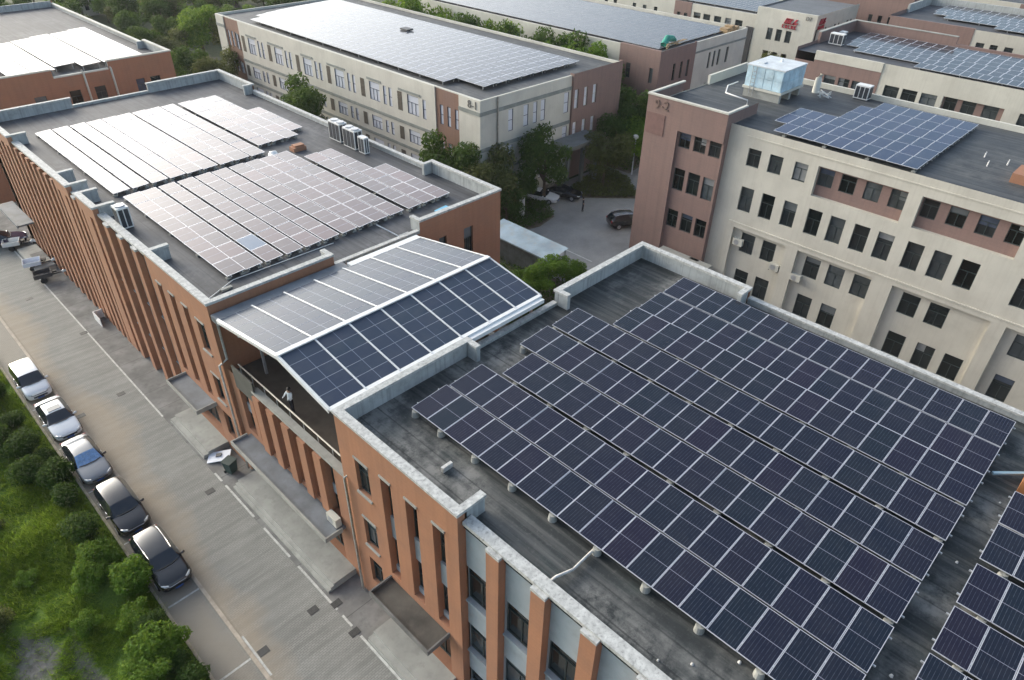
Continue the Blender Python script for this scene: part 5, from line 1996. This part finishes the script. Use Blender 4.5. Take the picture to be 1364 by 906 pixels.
def car(name, label, x, y, st, paint, group='cars parked by the grass bank', rz=0.0, rails=False, sunroof=False, shade=None, trim=None):
    root = thing(name, label, 'car', (x, y, 0.0), group, rz)
    for nm, me in car_meshes(st, paint, shade):
        if len(me.polygons):
            mesh_obj(nm, me, root, (0, 0, 0))
    L0, L1 = st[0][0], st[-1][0]
    wf = st[3][3]
    for yy in (L0 + .92, L1 - .92):
        for s in (-1, 1):
            mb = MB()
            mb.tube([(s * (wf - .2), yy, .33), (s * (wf + .015), yy, .33)], .33, 20)
            wh = mb.build('wheel', rubber, root, world=False)
            mb = MB()
            mb.tube([(s * (wf + .016), yy, .33), (s * (wf + .028), yy, .33)], .21, 12)
            mb.build('rim', steel, wh, world=False)
    zh = st[1][4]
    for s in (-1, 1):
        mb = MB()
        mb.tube([(s * .48, L0 + .055, zh - .03), (s * .66, L0 + .12, zh), (s * .79, L0 + .30, zh + .03)], [.055, .075, .05], 8)
        mb.build('headlight', lamp_glass, root, world=False, smooth=True)
        mb = MB()
        yb, zb = st[3][0] + .28, st[3][4] + .06
        mb.tube([(s * (wf - .06), yb, zb), (s * (wf + .1), yb, zb + .03), (s * (wf + .2), yb + .02, zb + .02)], [.04, .09, .06], 8)
        mb.build('wing_mirror', trim or paint, root, world=False, smooth=True)
        mb = MB()
        mb.box(s * .72 - .1, s * .72 + .1, L1 - .1, L1 - .03, st[-2][4] - .2, st[-2][4] - .04)
        mb.build('tail_light', simple('tail_red', (0.3, 0.01, 0.012), 0.3) if 'tail_red' not in MATS else MATS['tail_red'], root, world=False)
    mb = MB()
    mb.box(-.46, .46, L0 - .012, L0 + .06, .44, .56)
    mb.build('grille', black_trim, root, world=False)
    mb = MB()
    mb.box(-.22, .22, L0 - .03, L0 - .014, .34, .45)
    mb.build('number_plate', plate_m, root, world=False)
    mb = MB()
    mb.tube([(-.72, L0 + .1, zh - .06), (-.4, L0 + .0, zh - .1), (.4, L0 + .0, zh - .1), (.72, L0 + .1, zh - .06)], .022, 6)
    mb.build('bonnet_trim', chrome if trim else black_trim, root, world=False, smooth=True)
    mb = MB()
    yc_, zc_ = st[3][0], st[3][6]
    mb.tube([(-.66, yc_ + .06, zc_ - .0), (-.3, yc_ - .06, zc_ + .022), (.3, yc_ - .06, zc_ + .022), (.66, yc_ + .06, zc_)], .03, 6)
    mb.build('wiper_cowl', black_trim, root, world=False)
    for s in (-1, 1):
        mb = MB()
        for yy in (st[3][0] + .25, .12, 1.0):
            mb.box(s * (wf - .008) - .012, s * (wf - .008) + .012, yy, yy + .02, .35, st[4][4] - .06)
        mb.build('door_seam', black_trim, root, world=False)
        mb = MB()
        for yy in (-.08, .82):
            mb.box(s * (wf + .005) - .015, s * (wf + .005) + .015, yy - .17, yy, st[4][4] - .14, st[4][4] - .1)
        mb.build('door_handle', chrome, root, world=False)
    if rails:
        for s in (-1, 1):
            mb = MB()
            pts = [(s * (st[i][5] - .01), st[i][0], st[i][6] + .03) for i in range(4, 8)]
            mb.tube(pts, .025, 6)
            mb.build('roof_rail', chrome, root, world=False, smooth=True)
    if sunroof:
        mb = MB()
        z = st[4][6]
        mb.box(-.4, .4, -.12, .38, z + .0, z + .052)
        mb.build('sunroof', simple('sunroof_grey', (0.25, 0.26, 0.26), 0.3), root, world=False)
    return root


wp = car_paint('paint_white', (0.8, 0.81, 0.82))
wp2 = car_paint('paint_pearl', (0.78, 0.8, 0.81))
silver = car_paint('paint_silver_grey', (0.24, 0.245, 0.255), 0.4, 0.3)
blackp = car_paint('paint_black', (0.012, 0.012, 0.014))
browng = car_paint('paint_dark_brown', (0.022, 0.019, 0.019))
blue_shade = simple('sunshade_blue', (0.18, 0.32, 0.55), 0.3, var=0.2, scale=4, dirt=(0.5, 0.6, 0.7), dirt_amt=0.6)
car('parked_car', 'white boxy car with a flat white roof, farthest of the parked row along the bank', 4.25, 54.6, BOXY, wp)
car('parked_car', 'white saloon with a grey sunroof panel, second in the row along the bank', 4.3, 48.9, SEDAN, wp2, sunroof=True)
car('parked_car', 'grey-blue saloon with a bright blue sunshade behind its windscreen', 4.25, 43.3, SEDAN, silver, shade=blue_shade, trim=blackp)
car('parked_car', 'dark brown-black car without roof rails between the blue-screened car and the railed one', 4.3, 37.4, SUV, browng, trim=browng)
car('parked_car', 'black car with chrome roof rails, nearest of the parked row', 4.35, 31.9, SUV, blackp, rails=True, trim=blackp)
car('parked_car', 'black saloon parked at the dark hedge below the long cream block', 60.3, 50.2, SEDAN, blackp, 'cars in the yard', R(24))
car('parked_car', 'white car mostly hidden by trees behind the white sign pillar', 57.6, 51.4, SEDAN, wp, 'cars in the yard', R(24))
car('parked_car', 'black car half hidden by the mauve corner block', 59.9, 40.2, SUV, blackp, 'cars in the yard', R(60), rails=True)
car('parked_car', 'dark purple hatchback at the left edge on the road', 9.3, 81.6, SEDAN, car_paint('paint_purple', (0.04, 0.03, 0.07)), 'vehicles at the left edge', R(75))
car('parked_car', 'pale van-like car cut by the left edge of the photo', 8.4, 85.6, BOXY, wp2, 'vehicles at the left edge', R(10))


def trike(label, x, y, rz, cab):
    root = thing('cargo_tricycle', label, 'tricycle', (x, y, 0), 'cargo tricycles', rz)
    mb = MB()
    mb.box(-.6, .6, .1, 1.6, .55, .6)
    for a in ((-.6, -.56, .1, 1.6), (.56, .6, .1, 1.6), (-.56, .56, .1, .14), (-.56, .56, 1.56, 1.6)):
        mb.box(a[0], a[1], a[2], a[3], .6, .95)
    mb.build('cargo_bed', cab, root, world=False)
    mb = MB()
    mb.beam((0, -1.1, .5), (0, .3, .5), .12, .1)
    mb.beam((0, -1.15, .35), (0, -.9, 1.05), .07, .07)
    mb.tube([(-.35, -.85, 1.1), (0, -.95, 1.05), (.35, -.85, 1.1)], .025, 6)
    mb.build('frame', dark_metal, root, world=False)
    mb = MB()
    mb.box(-.22, .22, -.35, .06, .72, .85)
    mb.build('seat', black_trim, root, world=False)
    mb = MB()
    mb.tube([(0, -1.28, .45), (0, -1.0, .62), (0, -.75, .5)], [.12, .18, .12], 8)
    mb.build('front_shield', white_p, root, world=False, smooth=True)
    for wx, wy in ((0, -1.2), (-.55, .9), (.55, .9)):
        mb = MB()
        mb.tube([(wx - .05, wy, .28), (wx + .05, wy, .28)], .28, 14)
        mb.build('wheel', rubber, root, world=False)


trike('cargo tricycle with a pale bed standing on the far ramp beside the fins', 10.9, 73.9, R(75), board_w)
trike('cargo tricycle with dark bed and white shield just below the far ramp', 10.9, 70.9, R(80), dark_metal)
trike('cargo tricycle with a white shield above the far ramp, close to the purple car', 10.7, 79.6, R(70), white_p)
mb = MB()
mb.box(9.95, 11.7, 72.9, 78.6, 0, .42)
mb.box(10.5, 11.7, 74.9, 76.6, .42, .425, 1)
o = mb.build('loading_ramp', [concrete, concrete_d])
tag(o, 'pale concrete loading ramp with a dark mat beside the fins at the left edge', 'ramp')
mb = MB()
mb.box(10.4, 11.78, 75.6, 82.2, 3.75, 3.9)
mb.box(10.32, 10.4, 75.5, 82.3, 3.7, 4.05)
o = mb.build('door_canopy', porch_m, blkB)
mb = MB()
mb.box(11.0, 11.75, 61.0, 61.08, 0, .8)
mb.box(11.0, 11.06, 59.4, 61.0, 0, .8)
o = mb.build('low_board', white_p)
tag(o, 'low white hoarding leaning by the fin facade pavement', 'hoarding')


# ------------------------------------------------------------------ people
def person(label, x, y, z, top, legs, rz, arms):
    """one continuous skinned body; arms: elbow and hand positions for the left and right arm"""
    V = [(0, 0, .93), (0, 0, 1.12), (0, .01, 1.32), (0, .01, 1.46), (0, 0, 1.53), (0, -.01, 1.63), (0, -.01, 1.73),
         (.10, 0, .86), (.11, -.01, .48), (.11, .02, .08), (.11, -.12, .04),
         (-.10, 0, .86), (-.11, .06, .48), (-.11, .10, .09), (-.11, -.04, .04),
         (.19, .01, 1.42), arms[0][0], arms[0][1], (-.19, .01, 1.42), arms[1][0], arms[1][1]]
    E_ = [(0, 1), (1, 2), (2, 3), (3, 4), (4, 5), (5, 6), (0, 7), (7, 8), (8, 9), (9, 10), (0, 11), (11, 12), (12, 13), (13, 14), (3, 15), (15, 16), (16, 17), (3, 18), (18, 19), (19, 20)]
    rad = [(.15, .11), (.145, .10), (.17, .11), (.12, .09), (.055, .055), (.09, .10), (.06, .07), (.095, .1), (.065, .065), (.045, .05), (.045, .03), (.095, .1), (.065, .065), (.045, .05), (.045, .03),
           (.06, .06), (.045, .045), (.035, .03), (.06, .06), (.045, .045), (.035, .03)]
    me = bpy.data.meshes.new('person')
    me.from_pydata(V, E_, [])
    o = bpy.data.objects.new('person', me)
    COL.objects.link(o)
    sk = o.modifiers.new('skin', 'SKIN')
    sk.use_smooth_shade = True
    for i, rr in enumerate(rad):
        me.skin_vertices[0].data[i].radius = rr
    me.skin_vertices[0].data[0].use_root = True
    s2 = o.modifiers.new('sub', 'SUBSURF')
    s2.levels = s2.render_levels = 1
    bpy.context.view_layer.update()
    ev = bpy.data.meshes.new_from_object(o.evaluated_get(bpy.context.evaluated_depsgraph_get()))
    bpy.data.objects.remove(o)
    ev.materials.clear()
    for mt in (skin_m, top, legs, black_trim):
        ev.materials.append(mt)
    for p in ev.polygons:
        c = p.center
        k = 0
        if c.z < .1:
            k = 3
        elif c.z < .98 and abs(c.x) < .2:
            k = 2
        elif c.z < 1.49 and (abs(c.x) < .26 or c.z > 1.2):
            k = 1
        p.material_index = k
        p.use_smooth = True
    b = bpy.data.objects.new('person', ev)
    COL.objects.link(b)
    b.location = (x, y, z)
    b.rotation_euler = (0, 0, rz)
    tag(b, label, 'person', None)
    mb = MB()
    mb.tube([(0, .03, 1.62), (0, .03, 1.70), (0, .02, 1.77), (0, .01, 1.80)], [.1, .115, .09, .03], 10)
    mb.build('hair', hair_m, b, world=False, smooth=True)
    return b


person('person in a white shirt leaning at the terrace railing under the solar canopy', 12.85, 29.4, 8.2, shirt_w, cloth_d, R(-75),
       (((.27, -.12, 1.2), (.18, -.36, 1.24)), ((-.27, -.12, 1.2), (-.16, -.36, 1.24))))
person('person in dark clothes walking on the yard road', 58.9, 45.8, 0, cloth_d, cloth_d, R(30),
       (((.25, .08, 1.16), (.24, .02, .92)), ((-.25, -.05, 1.16), (-.24, -.16, .93))))

# ------------------------------------------------------------------ vegetation
def crown_mesh(name, blobs, n, size, mat, seed, flat=0.6):
    rr = random.Random(seed)
    v, fcs = [], []
    tot = sum(b[3] ** 2 for b in blobs)
    for (bx, by, bz, br) in blobs:
        cnt = int(n * br * br / tot)
        for _ in range(cnt):
            d_ = Vector((rr.gauss(0, 1), rr.gauss(0, 1), rr.gauss(0, 1) * .9 + .15)).normalized()
            q = br * (rr.random() ** 0.35) * (1 + .18 * mnoise.noise(d_ * 2.2 + Vector((bx, by, seed))))
            p = Vector((bx, by, bz)) + Vector((d_.x * q, d_.y * q, d_.z * q * flat / .6 * .8))
            s = size * rr.uniform(.6, 1.35)
            nrm = (d_ * .7 + Vector((rr.gauss(0, .5), rr.gauss(0, .5), rr.gauss(0, .5) + .35))).normalized()
            a = nrm.cross(Vector((rr.random() - .5, rr.random() - .5, rr.random() - .5))).normalized()
            b = nrm.cross(a)
            i = len(v)
            bend = nrm * s * .22
            v += [tuple(p - a * s), tuple(p + b * s * .42 - bend * .0), tuple(p + a * s - bend), tuple(p - b * s * .42)]
            fcs.append((i, i + 1, i + 2, i + 3))
    me = bpy.data.meshes.new(name)
    me.from_pydata(v, [], fcs)
    me.materials.append(mat)
    return me


def blobs_for(h, w, seed, k=9):
    rr = random.Random(seed)
    out = [(0, 0, h * .62, w * .36)]
    for i in range(k):
        a = rr.uniform(0, 6.283)
        q = w * rr.uniform(.18, .4)
        out.append((math.cos(a) * q, math.sin(a) * q, h * rr.uniform(.38, .86), w * rr.uniform(.14, .27)))
    return out


def trunk_mesh(h, blobs, seed):
    rr = random.Random(seed)
    mb = MB()
    mb.tube([(0, 0, -.1), (.05, .03, h * .25), (-.04, .06, h * .5), (.02, 0, h * .7)], [.16, .12, .09, .05], 7)
    for bx, by, bz, br in blobs[1:7]:
        mb.tube([(0, .03, h * .28), (bx * .45, by * .45, (bz + h * .28) * .5), (bx * .85, by * .85, bz)], [.07, .05, .02], 5)
    me = bpy.data.meshes.new('trunk')
    me.from_pydata(mb.v, [], mb.f)
    me.materials.append(bark)
    return me


VAR = []
for i, (mat, h, w, n, s) in enumerate(((leaf_a, 7, 5.2, 5200, .17), (leaf_b, 7, 5.4, 5200, .17), (leaf_c, 6, 5.0, 4600, .16), (leaf_a, 6.2, 4.6, 4800, .15), (leaf_b, 6, 4.4, 4200, .15))):
    bl = blobs_for(h, w, 11 + i, 11)
    VAR.append((crown_mesh('crown', bl, n, s, mat, 3 + i), trunk_mesh(h, bl, i), h))


def tree(label, x, y, h, var, group, wide=1.0, z=0.0):
    cm, tm, hh = VAR[var]
    root = thing('tree', label, 'tree', (x, y, z), group, rnd.uniform(0, 6.28))
    s = h / hh * (1.12 if group == 'trees at the corner of the long cream block' else 1.0)
    root.scale = (s * wide, s * wide, s)
    mesh_obj('crown', cm, root, (0, 0, 0))
    mesh_obj('trunk', tm, root, (0, 0, 0))
    return root


g = 'trees between the orange and cream blocks'
tree('big round dark green tree before the middle of the long cream block', 45.6, 82.2, 10.6, 0, g, 1.0)
tree('olive tree by the far corner of the fin-fronted block', 47.5, 108.0, 8.5, 2, g)
tree('dark tree left of the olive one, before the far end of the long cream block', 46.6, 114, 8.5, 0, g)
tree('bright green tree behind the far left orange roof corner', 44.0, 121, 8.0, 1, g)
tree('russet-green low tree against the far left orange roof corner', 40.0, 104.5, 7.5, 2, g)
g2 = 'trees at the corner of the long cream block'
tree('dark tree in front of the orange inset by the number 8-1', 47.8, 56.6, 8.3, 0, g2, 1.0)
tree('olive-green tree under the 8-1 corner', 50.0, 51.6, 7.0, 2, g2, 1.05)
tree('tall dark tree covering the lower windows left of the porch', 57.3, 50.4, 8.3, 3, g2, .9)
tree('low dense dark tree behind the white sign pillar', 53.6, 51.6, 5.0, 0, g2, 1.2)
tree('small dark tree left of the white sign pillar', 50.2, 49.5, 5.0, 3, g2, 1.1)
tree('yellow-green tree right of the grey porch', 66.3, 48.8, 6.4, 2, g2)
tree('dark tree in the gap between cream and mauve end walls', 77.4, 53.2, 8.6, 0, g2)
tree('fresh green tree low in the gap before the mauve end wall', 74.2, 49.9, 7.0, 1, g2)
tree('second dark tree deeper in the gap behind the porch', 78.3, 57.5, 9.5, 3, g2)
tree('darkest tree beside the mauve end wall base', 72.6, 52.2, 7.2, 0, g2)
g3 = 'row of trees behind the long cream roof'
for i, yy in enumerate((101.5, 97.0, 92.0, 87.5, 83.0, 78.5, 74.5, 71.0, 67.0, 63.5)):
    tree('%s green crown from the left in the row behind the long cream roof' % ORD[i], 78.2 + rnd.uniform(-.4, .4), yy, rnd.uniform(14.2, 16.0) - i * .12, (1, 4, 1, 3, 1, 4, 0, 1, 3, 1)[i], g3, .82)
g4 = 'trees by the far cream block'
tree('yellow-olive bush tree below the red sign, left one', 116.5, 55.0, 6.5, 2, g4)
tree('yellow-olive bush tree below the red sign, right one', 116.6, 51.2, 6.8, 2, g4)
tree('dark green tree at the left foot of the far cream block', 115.5, 60.2, 5.5, 0, g4)
tree('green tree in the slot between mauve end wall and the top right roof', 139.0, 41.0, 13.0, 1, g4, .8)
tree('second green tree deep in the slot at the top right', 136.0, 37.8, 9.0, 0, g4, .8)
g5 = 'bushes behind the solar canopy'
for i, (x, y, h, v) in enumerate(((39.6, 41.5, 2.4, 0), (41.2, 39.4, 2.2, 1), (43.0, 36.9, 4.2, 1), (38.6, 44.2, 3.0, 3), (37.8, 38.6, 4.0, 0), (40.4, 36.2, 3.8, 4), (45.1, 36.0, 3.4, 1), (38.0, 34.8, 3.2, 0))):
    tree('%s leafy bush from the left in the clump between solar canopy and blue-roofed shed' % ORD[i], x, y, h, v, g5, 1.25)
# wooded ground beyond, top left: each tree its own object
g6 = 'trees in the wooded ground at the top left'
desc = ('dark', 'bright', 'olive', 'deep green', 'fresh green')
wood = []
rr = random.Random(5)
tries = 0
while len(wood) < 105 and tries < 9000:
    tries += 1
    x, y = rr.uniform(38, 100), rr.uniform(128, 215)
    if x < 43 and y < 140:
        continue
    if 50 < x < 82 and y < 120:
        continue
    if all((x - a) ** 2 + (y - b) ** 2 > 11 for a, b in wood):
        wood.append((x, y))
wood.sort(key=lambda p: p[1])
for i, (x, y) in enumerate(wood):
    v = rr.choice((0, 0, 1, 2, 3, 4))
    tree('%s tree standing in the wooded ground at the top left of the photo' % desc[v], x, y, rr.uniform(4, 9.5), v, g6, rr.uniform(1.0, 1.35))
tree('large bright green round tree near the left end of the long cream block', 56.5, 134.0, 11.5, 1, g6, 1.0)
mb = MB()
mb.box(36.5, 50.2, 121.5, 121.8, 0, 1.6)
o = mb.build('boundary_wall', concrete)
tag(o, 'low pale boundary wall across the lane at the end of the cream block', 'wall')
# small pavilions among the trees
for i, (x, y, w, h) in enumerate(((62, 178, 5, 4), (70.0, 132, 5, 5), (52, 190, 6, 4))):
    mb = MB()
    mb.box(x, x + w, y, y + 5, 0, h)
    mb.box(x - .3, x + w + .3, y - .3, y + 5.3, h, h + .3, 1)
    for q in range(3):
        mb.box(x + .6 + q * 1.5, x + 1.4 + q * 1.5, y - .04, y - .003, 1.2, 2.6, 2)
        mb.box(x - .04, x - .003, y + .6 + q * 1.4, y + 1.4 + q * 1.4, 1.2, 2.6, 2)
    o = mb.build('pavilion', [cream_g, concrete, glass_dark])
    tag(o, ('small pale hut deep among the top left trees', 'pale hut behind the far end of the long cream roof', 'flat-roofed hut in the trees near the top left edge')[i], 'hut')

# low planting in the yard
def hedge_patch(name, label, poly, h, n, mat, seed):
    rr = random.Random(seed)
    xs_, ys_ = [p[0] for p in poly], [p[1] for p in poly]

    def inside(x, y):
        c = False
        j = len(poly) - 1
        for i in range(len(poly)):
            if (poly[i][1] > y) != (poly[j][1] > y) and x < (poly[j][0] - poly[i][0]) * (y - poly[i][1]) / (poly[j][1] - poly[i][1]) + poly[i][0]:
                c = not c
            j = i
        return c
    v, fcs = [], []
    while len(fcs) < n:
        x, y = rr.uniform(min(xs_), max(xs_)), rr.uniform(min(ys_), max(ys_))
        if not inside(x, y):
            continue
        z = h * (0.35 + .65 * rr.random()) * (0.75 + .5 * mnoise.noise(Vector((x * .6, y * .6, seed))))
        s = rr.uniform(.09, .2)
        nrm = Vector((rr.gauss(0, .5), rr.gauss(0, .5), 1)).normalized()
        a = nrm.cross(Vector((rr.random() - .5, rr.random() - .5, rr.random() - .5))).normalized()
        b = nrm.cross(a)
        p = Vector((x, y, z))
        i = len(v)
        v += [tuple(p - a * s), tuple(p + b * s * .5), tuple(p + a * s), tuple(p - b * s * .5)]
        fcs.append((i, i + 1, i + 2, i + 3))
    me = bpy.data.meshes.new(name)
    me.from_pydata(v, [], fcs)
    me.materials.append(mat)
    o = bpy.data.objects.new(name, me)
    COL.objects.link(o)
    o['kind'] = 'stuff'
    o['label'] = label
    o['category'] = 'planting'
    return o


beds = [([(49.2, 47.5), (52.5, 46.6), (55.6, 47.2), (58.4, 52.8), (50.6, 53.4), (48.6, 53.2), (46.6, 50.2)], .9, 5200, leaf_a, 'low dark planting round the white sign pillar'),
        ([(61.2, 48.9), (66.5, 43.6), (67.4, 44.4), (70.5, 48.3), (71.5, 52.8), (61.8, 50.6)], .8, 5200, leaf_c, 'low clipped planting before the grey porch'),
        ([(72, 49), (81.5, 50.5), (81.5, 60), (74.6, 60), (74.6, 53.5), (72, 52.8)], .8, 3000, leaf_a, 'dark undergrowth between cream and mauve end walls'),
        ([(36.2, 33.5), (45.5, 33.6), (45.5, 37.2), (43.5, 46.3), (36.2, 47)], .8, 5000, leaf_a, 'undergrowth behind the solar canopy')]
for i, (poly, h, n, mt, lab) in enumerate(beds):
    mb = MB()
    mb.poly([(p[0], p[1], .005) for p in poly])
    struct('planting_bed', mb, soil)
    hedge_patch('ground_cover', lab, poly, h, n, mt, 31 + i)

# grass bank at the lower left
rr = random.Random(9)
BX0, BX1, BY0, BY1 = -26.0, 3.08, 8.0, 92.0


def bank_z(x, y):
    e = min(1, max(0, (3.08 - x) / 2.5))
    return e * (.25 + .35 * mnoise.noise(Vector((x * .3, y * .3, 2))) + .5 * mnoise.noise(Vector((x * .1, y * .1, 5))) + .02 * (3 - x))


def bare(x, y):
    d1 = math.hypot((x + 1.1) / .75, (y - 26.5) / 6.0)
    d2 = math.hypot((x + 2.6) / 1.6, (y - 30.5) / 3.5)
    d3 = math.hypot((x + 6.5) / 1.5, (y - 36) / 5)
    return max(0, 1.25 - min(d1, d2, d3 * 1.2))


mb = MB()
nx, ny = 66, 190
idx = {}
for i in range(nx + 1):
    for j in range(ny + 1):
        x = BX0 + (BX1 - BX0) * i / nx
        y = BY0 + (BY1 - BY0) * j / ny
        idx[i, j] = len(mb.v)
        mb.v.append((x, y, bank_z(x, y)))
for i in range(nx):
    for j in range(ny):
        mb.f.append((idx[i, j], idx[i + 1, j], idx[i + 1, j + 1], idx[i, j + 1]))
        mb.m.append(0)
bo = struct('grass_bank', mb, bank_m)
at = bo.data.attributes.new('bare', 'FLOAT', 'POINT')
for i, vtx in enumerate(bo.data.vertices):
    at.data[i].value = min(1, bare(vtx.co.x, vtx.co.y))
bo.data.polygons.foreach_set('use_smooth', [True] * len(bo.data.polygons))

v, fcs = [], []
for _ in range(150000):
    y = 12 + (rr.random() ** 1.35) * 78
    x = 3.05 - rr.random() * (6 + .16 * y)
    b = bare(x, y) * .8 + .8 * mnoise.noise(Vector((x * 1.1, y * .8, 7)))
    if b > .42 and rr.random() < .85:
        continue
    dens = mnoise.noise(Vector((x * .35, y * .35, 1)))
    if rr.random() > .8 + dens:
        continue
    z = bank_z(x, y)
    hgt = rr.uniform(.2, .62) * (1 + .7 * dens)
    for q in range(3):
        a = rr.gauss(-1.9, .9)
        lean = rr.uniform(.4, 1.2) * hgt
        wdt = rr.uniform(.006, .014) * (1 + y * .012)
        dx, dy = math.cos(a), math.sin(a)
        px_, py_ = x + rr.uniform(-.12, .12), y + rr.uniform(-.12, .12)
        i = len(v)
        v += [(px_ - dy * wdt, py_ + dx * wdt, z - .02), (px_ + dy * wdt, py_ - dx * wdt, z - .02), (px_ + dx * lean, py_ + dy * lean, z + hgt)]
        fcs.append((i, i + 1, i + 2))
me = bpy.data.meshes.new('grass')
me.from_pydata(v, [], fcs)
me.materials.append(grass_m)
o = bpy.data.objects.new('grass', me)
COL.objects.link(o)
o['kind'] = 'stuff'
o['label'] = 'long bright green grass covering the bank at the lower left'
o['category'] = 'grass'

# shrubs along the bank
SV = []
for i, (mat, n, s) in enumerate(((leaf_b, 3800, .085), (leaf_a, 3800, .08), (leaf_b, 3400, .075), (leaf_c, 2600, .08))):
    bl = [(0, 0, .8, .75)] + [(rr.uniform(-.7, .7), rr.uniform(-.7, .7), rr.uniform(.4, 1.25), rr.uniform(.35, .6)) for _ in range(7)]
    mb = MB()
    for bx, by, bz, br in bl[1:]:
        mb.tube([(0, 0, -.1), (bx * .5, by * .5, bz * .5), (bx * .9, by * .9, bz)], [.04, .03, .01], 5)
    tm = bpy.data.meshes.new('stem')
    tm.from_pydata(mb.v, [], mb.f)
    tm.materials.append(bark)
    SV.append((crown_mesh('foliage', bl, n, s, mat, 60 + i), tm))


def shrub(label, x, y, s, v, grp='shrubs along the grass bank'):
    root = thing('shrub', label, 'shrub', (x, y, bank_z(x, y)), grp, rr.uniform(0, 6.28))
    root.scale = (s, s, s * rr.uniform(.9, 1.15))
    mesh_obj('foliage', SV[v][0], root, (0, 0, 0))
    mesh_obj('stem', SV[v][1], root, (0, 0, 0))


edge = [(2.0, 57.3, 1.25, 1), (1.6, 53.6, 1.1, 1), (2.3, 47.2, 1.3, 1), (1.0, 49.0, 1.3, 1), (0.2, 51.0, 1.1, 1), (2.5, 42.6, 1.2, 1), (1.2, 44.2, 1.2, 1), (3.0, 43.9, .8, 1),
        (2.2, 37.0, 1.2, 1), (2.6, 34.4, 1.1, 0), (2.9, 31.6, 1.2, 0), (1.6, 33.0, 1.0, 0), (2.3, 29.2, .9, 2), (2.6, 26.6, 1.3, 0), (1.6, 25.2, 1.2, 2), (2.9, 23.6, 1.1, 1), (2.7, 21.6, 1.1, 2), (1.4, 22.6, 1.0, 2)]
HEDGE = [(2.5, 55.2, 1.0, 1), (2.6, 50.4, 1.0, 1), (2.6, 45.0, .95, 1), (2.6, 40.2, 1.05, 1), (2.5, 28.0, 1.0, 1), (2.6, 25.2, .9, 1)]
HW = ['farthest', 'second', 'third', 'fourth', 'fifth', 'sixth', 'seventh', 'eighth', 'ninth', 'tenth', 'eleventh', 'twelfth']
for k_, (x, y, s, v) in enumerate(sorted(HEDGE, key=lambda q: -q[1])):
    shrub('%s filler bush between the round shrubs of the hedge, counting towards the camera' % HW[k_], x - .5, y, s * .9, v, 'filler bushes in the hedge')
wh = ['beside the farthest white car', 'below the farthest white car', 'beside the white saloon', 'behind the white saloon shrub', 'at the left edge below the white cars', 'beside the blue-screened car',
      'left of the blue-screened car', 'against the kerb by the blue-screened car', 'beside the brown-black car', 'between the two black cars', 'beside the nearest black car', 'left of the nearest black car',
      'just past the nearest black car', 'at the first empty parking bay', 'left of the first empty bay', 'at the second empty bay', 'at the bottom edge by the second empty bay', 'by the bare soil at the bottom edge']
for (x, y, s, v), w in zip(edge, wh):
    shrub('round %s shrub %s' % (('fresh green', 'dark green', 'bright green', 'olive')[v], w), x - .45, y, s, v)
for i, (x, y, s, v) in enumerate(((-1.2, 24.0, .9, 2), (-2.6, 27.5, .8, 2), (-.2, 30.3, .7, 2), (-3.6, 33.5, .9, 3), (-4.8, 38.5, 1.0, 1), (-2.0, 41.5, .9, 3), (-1.6, 35.8, .6, 2), (-5.4, 29.0, .9, 1))):
    shrub('%s small bush from the bottom amid the bare patches of the bank' % ORD[i], x, y, s, v, 'small bushes on the open bank')

# ------------------------------------------------------------------ thin evening haze
mb = MB()
mb.box(-450, 750, -300, 950, -1.2, 37.5)
hz = mb.build('haze', None)
hz['kind'] = 'stuff'
hm = bpy.data.materials.new('haze')
hm.use_nodes = True
ht = hm.node_tree
ht.nodes.clear()
pv = N(ht, 'ShaderNodeVolumePrincipled')
pv.inputs['Color'].default_value = (0.92, 0.94, 0.97, 1)
pv.inputs['Density'].default_value = 0.00014
pv.inputs['Anisotropy'].default_value = 0.3
ho = N(ht, 'ShaderNodeOutputMaterial')
ht.links.new(pv.outputs[0], ho.inputs['Volume'])
hz.data.materials.clear()
hz.data.materials.append(hm)
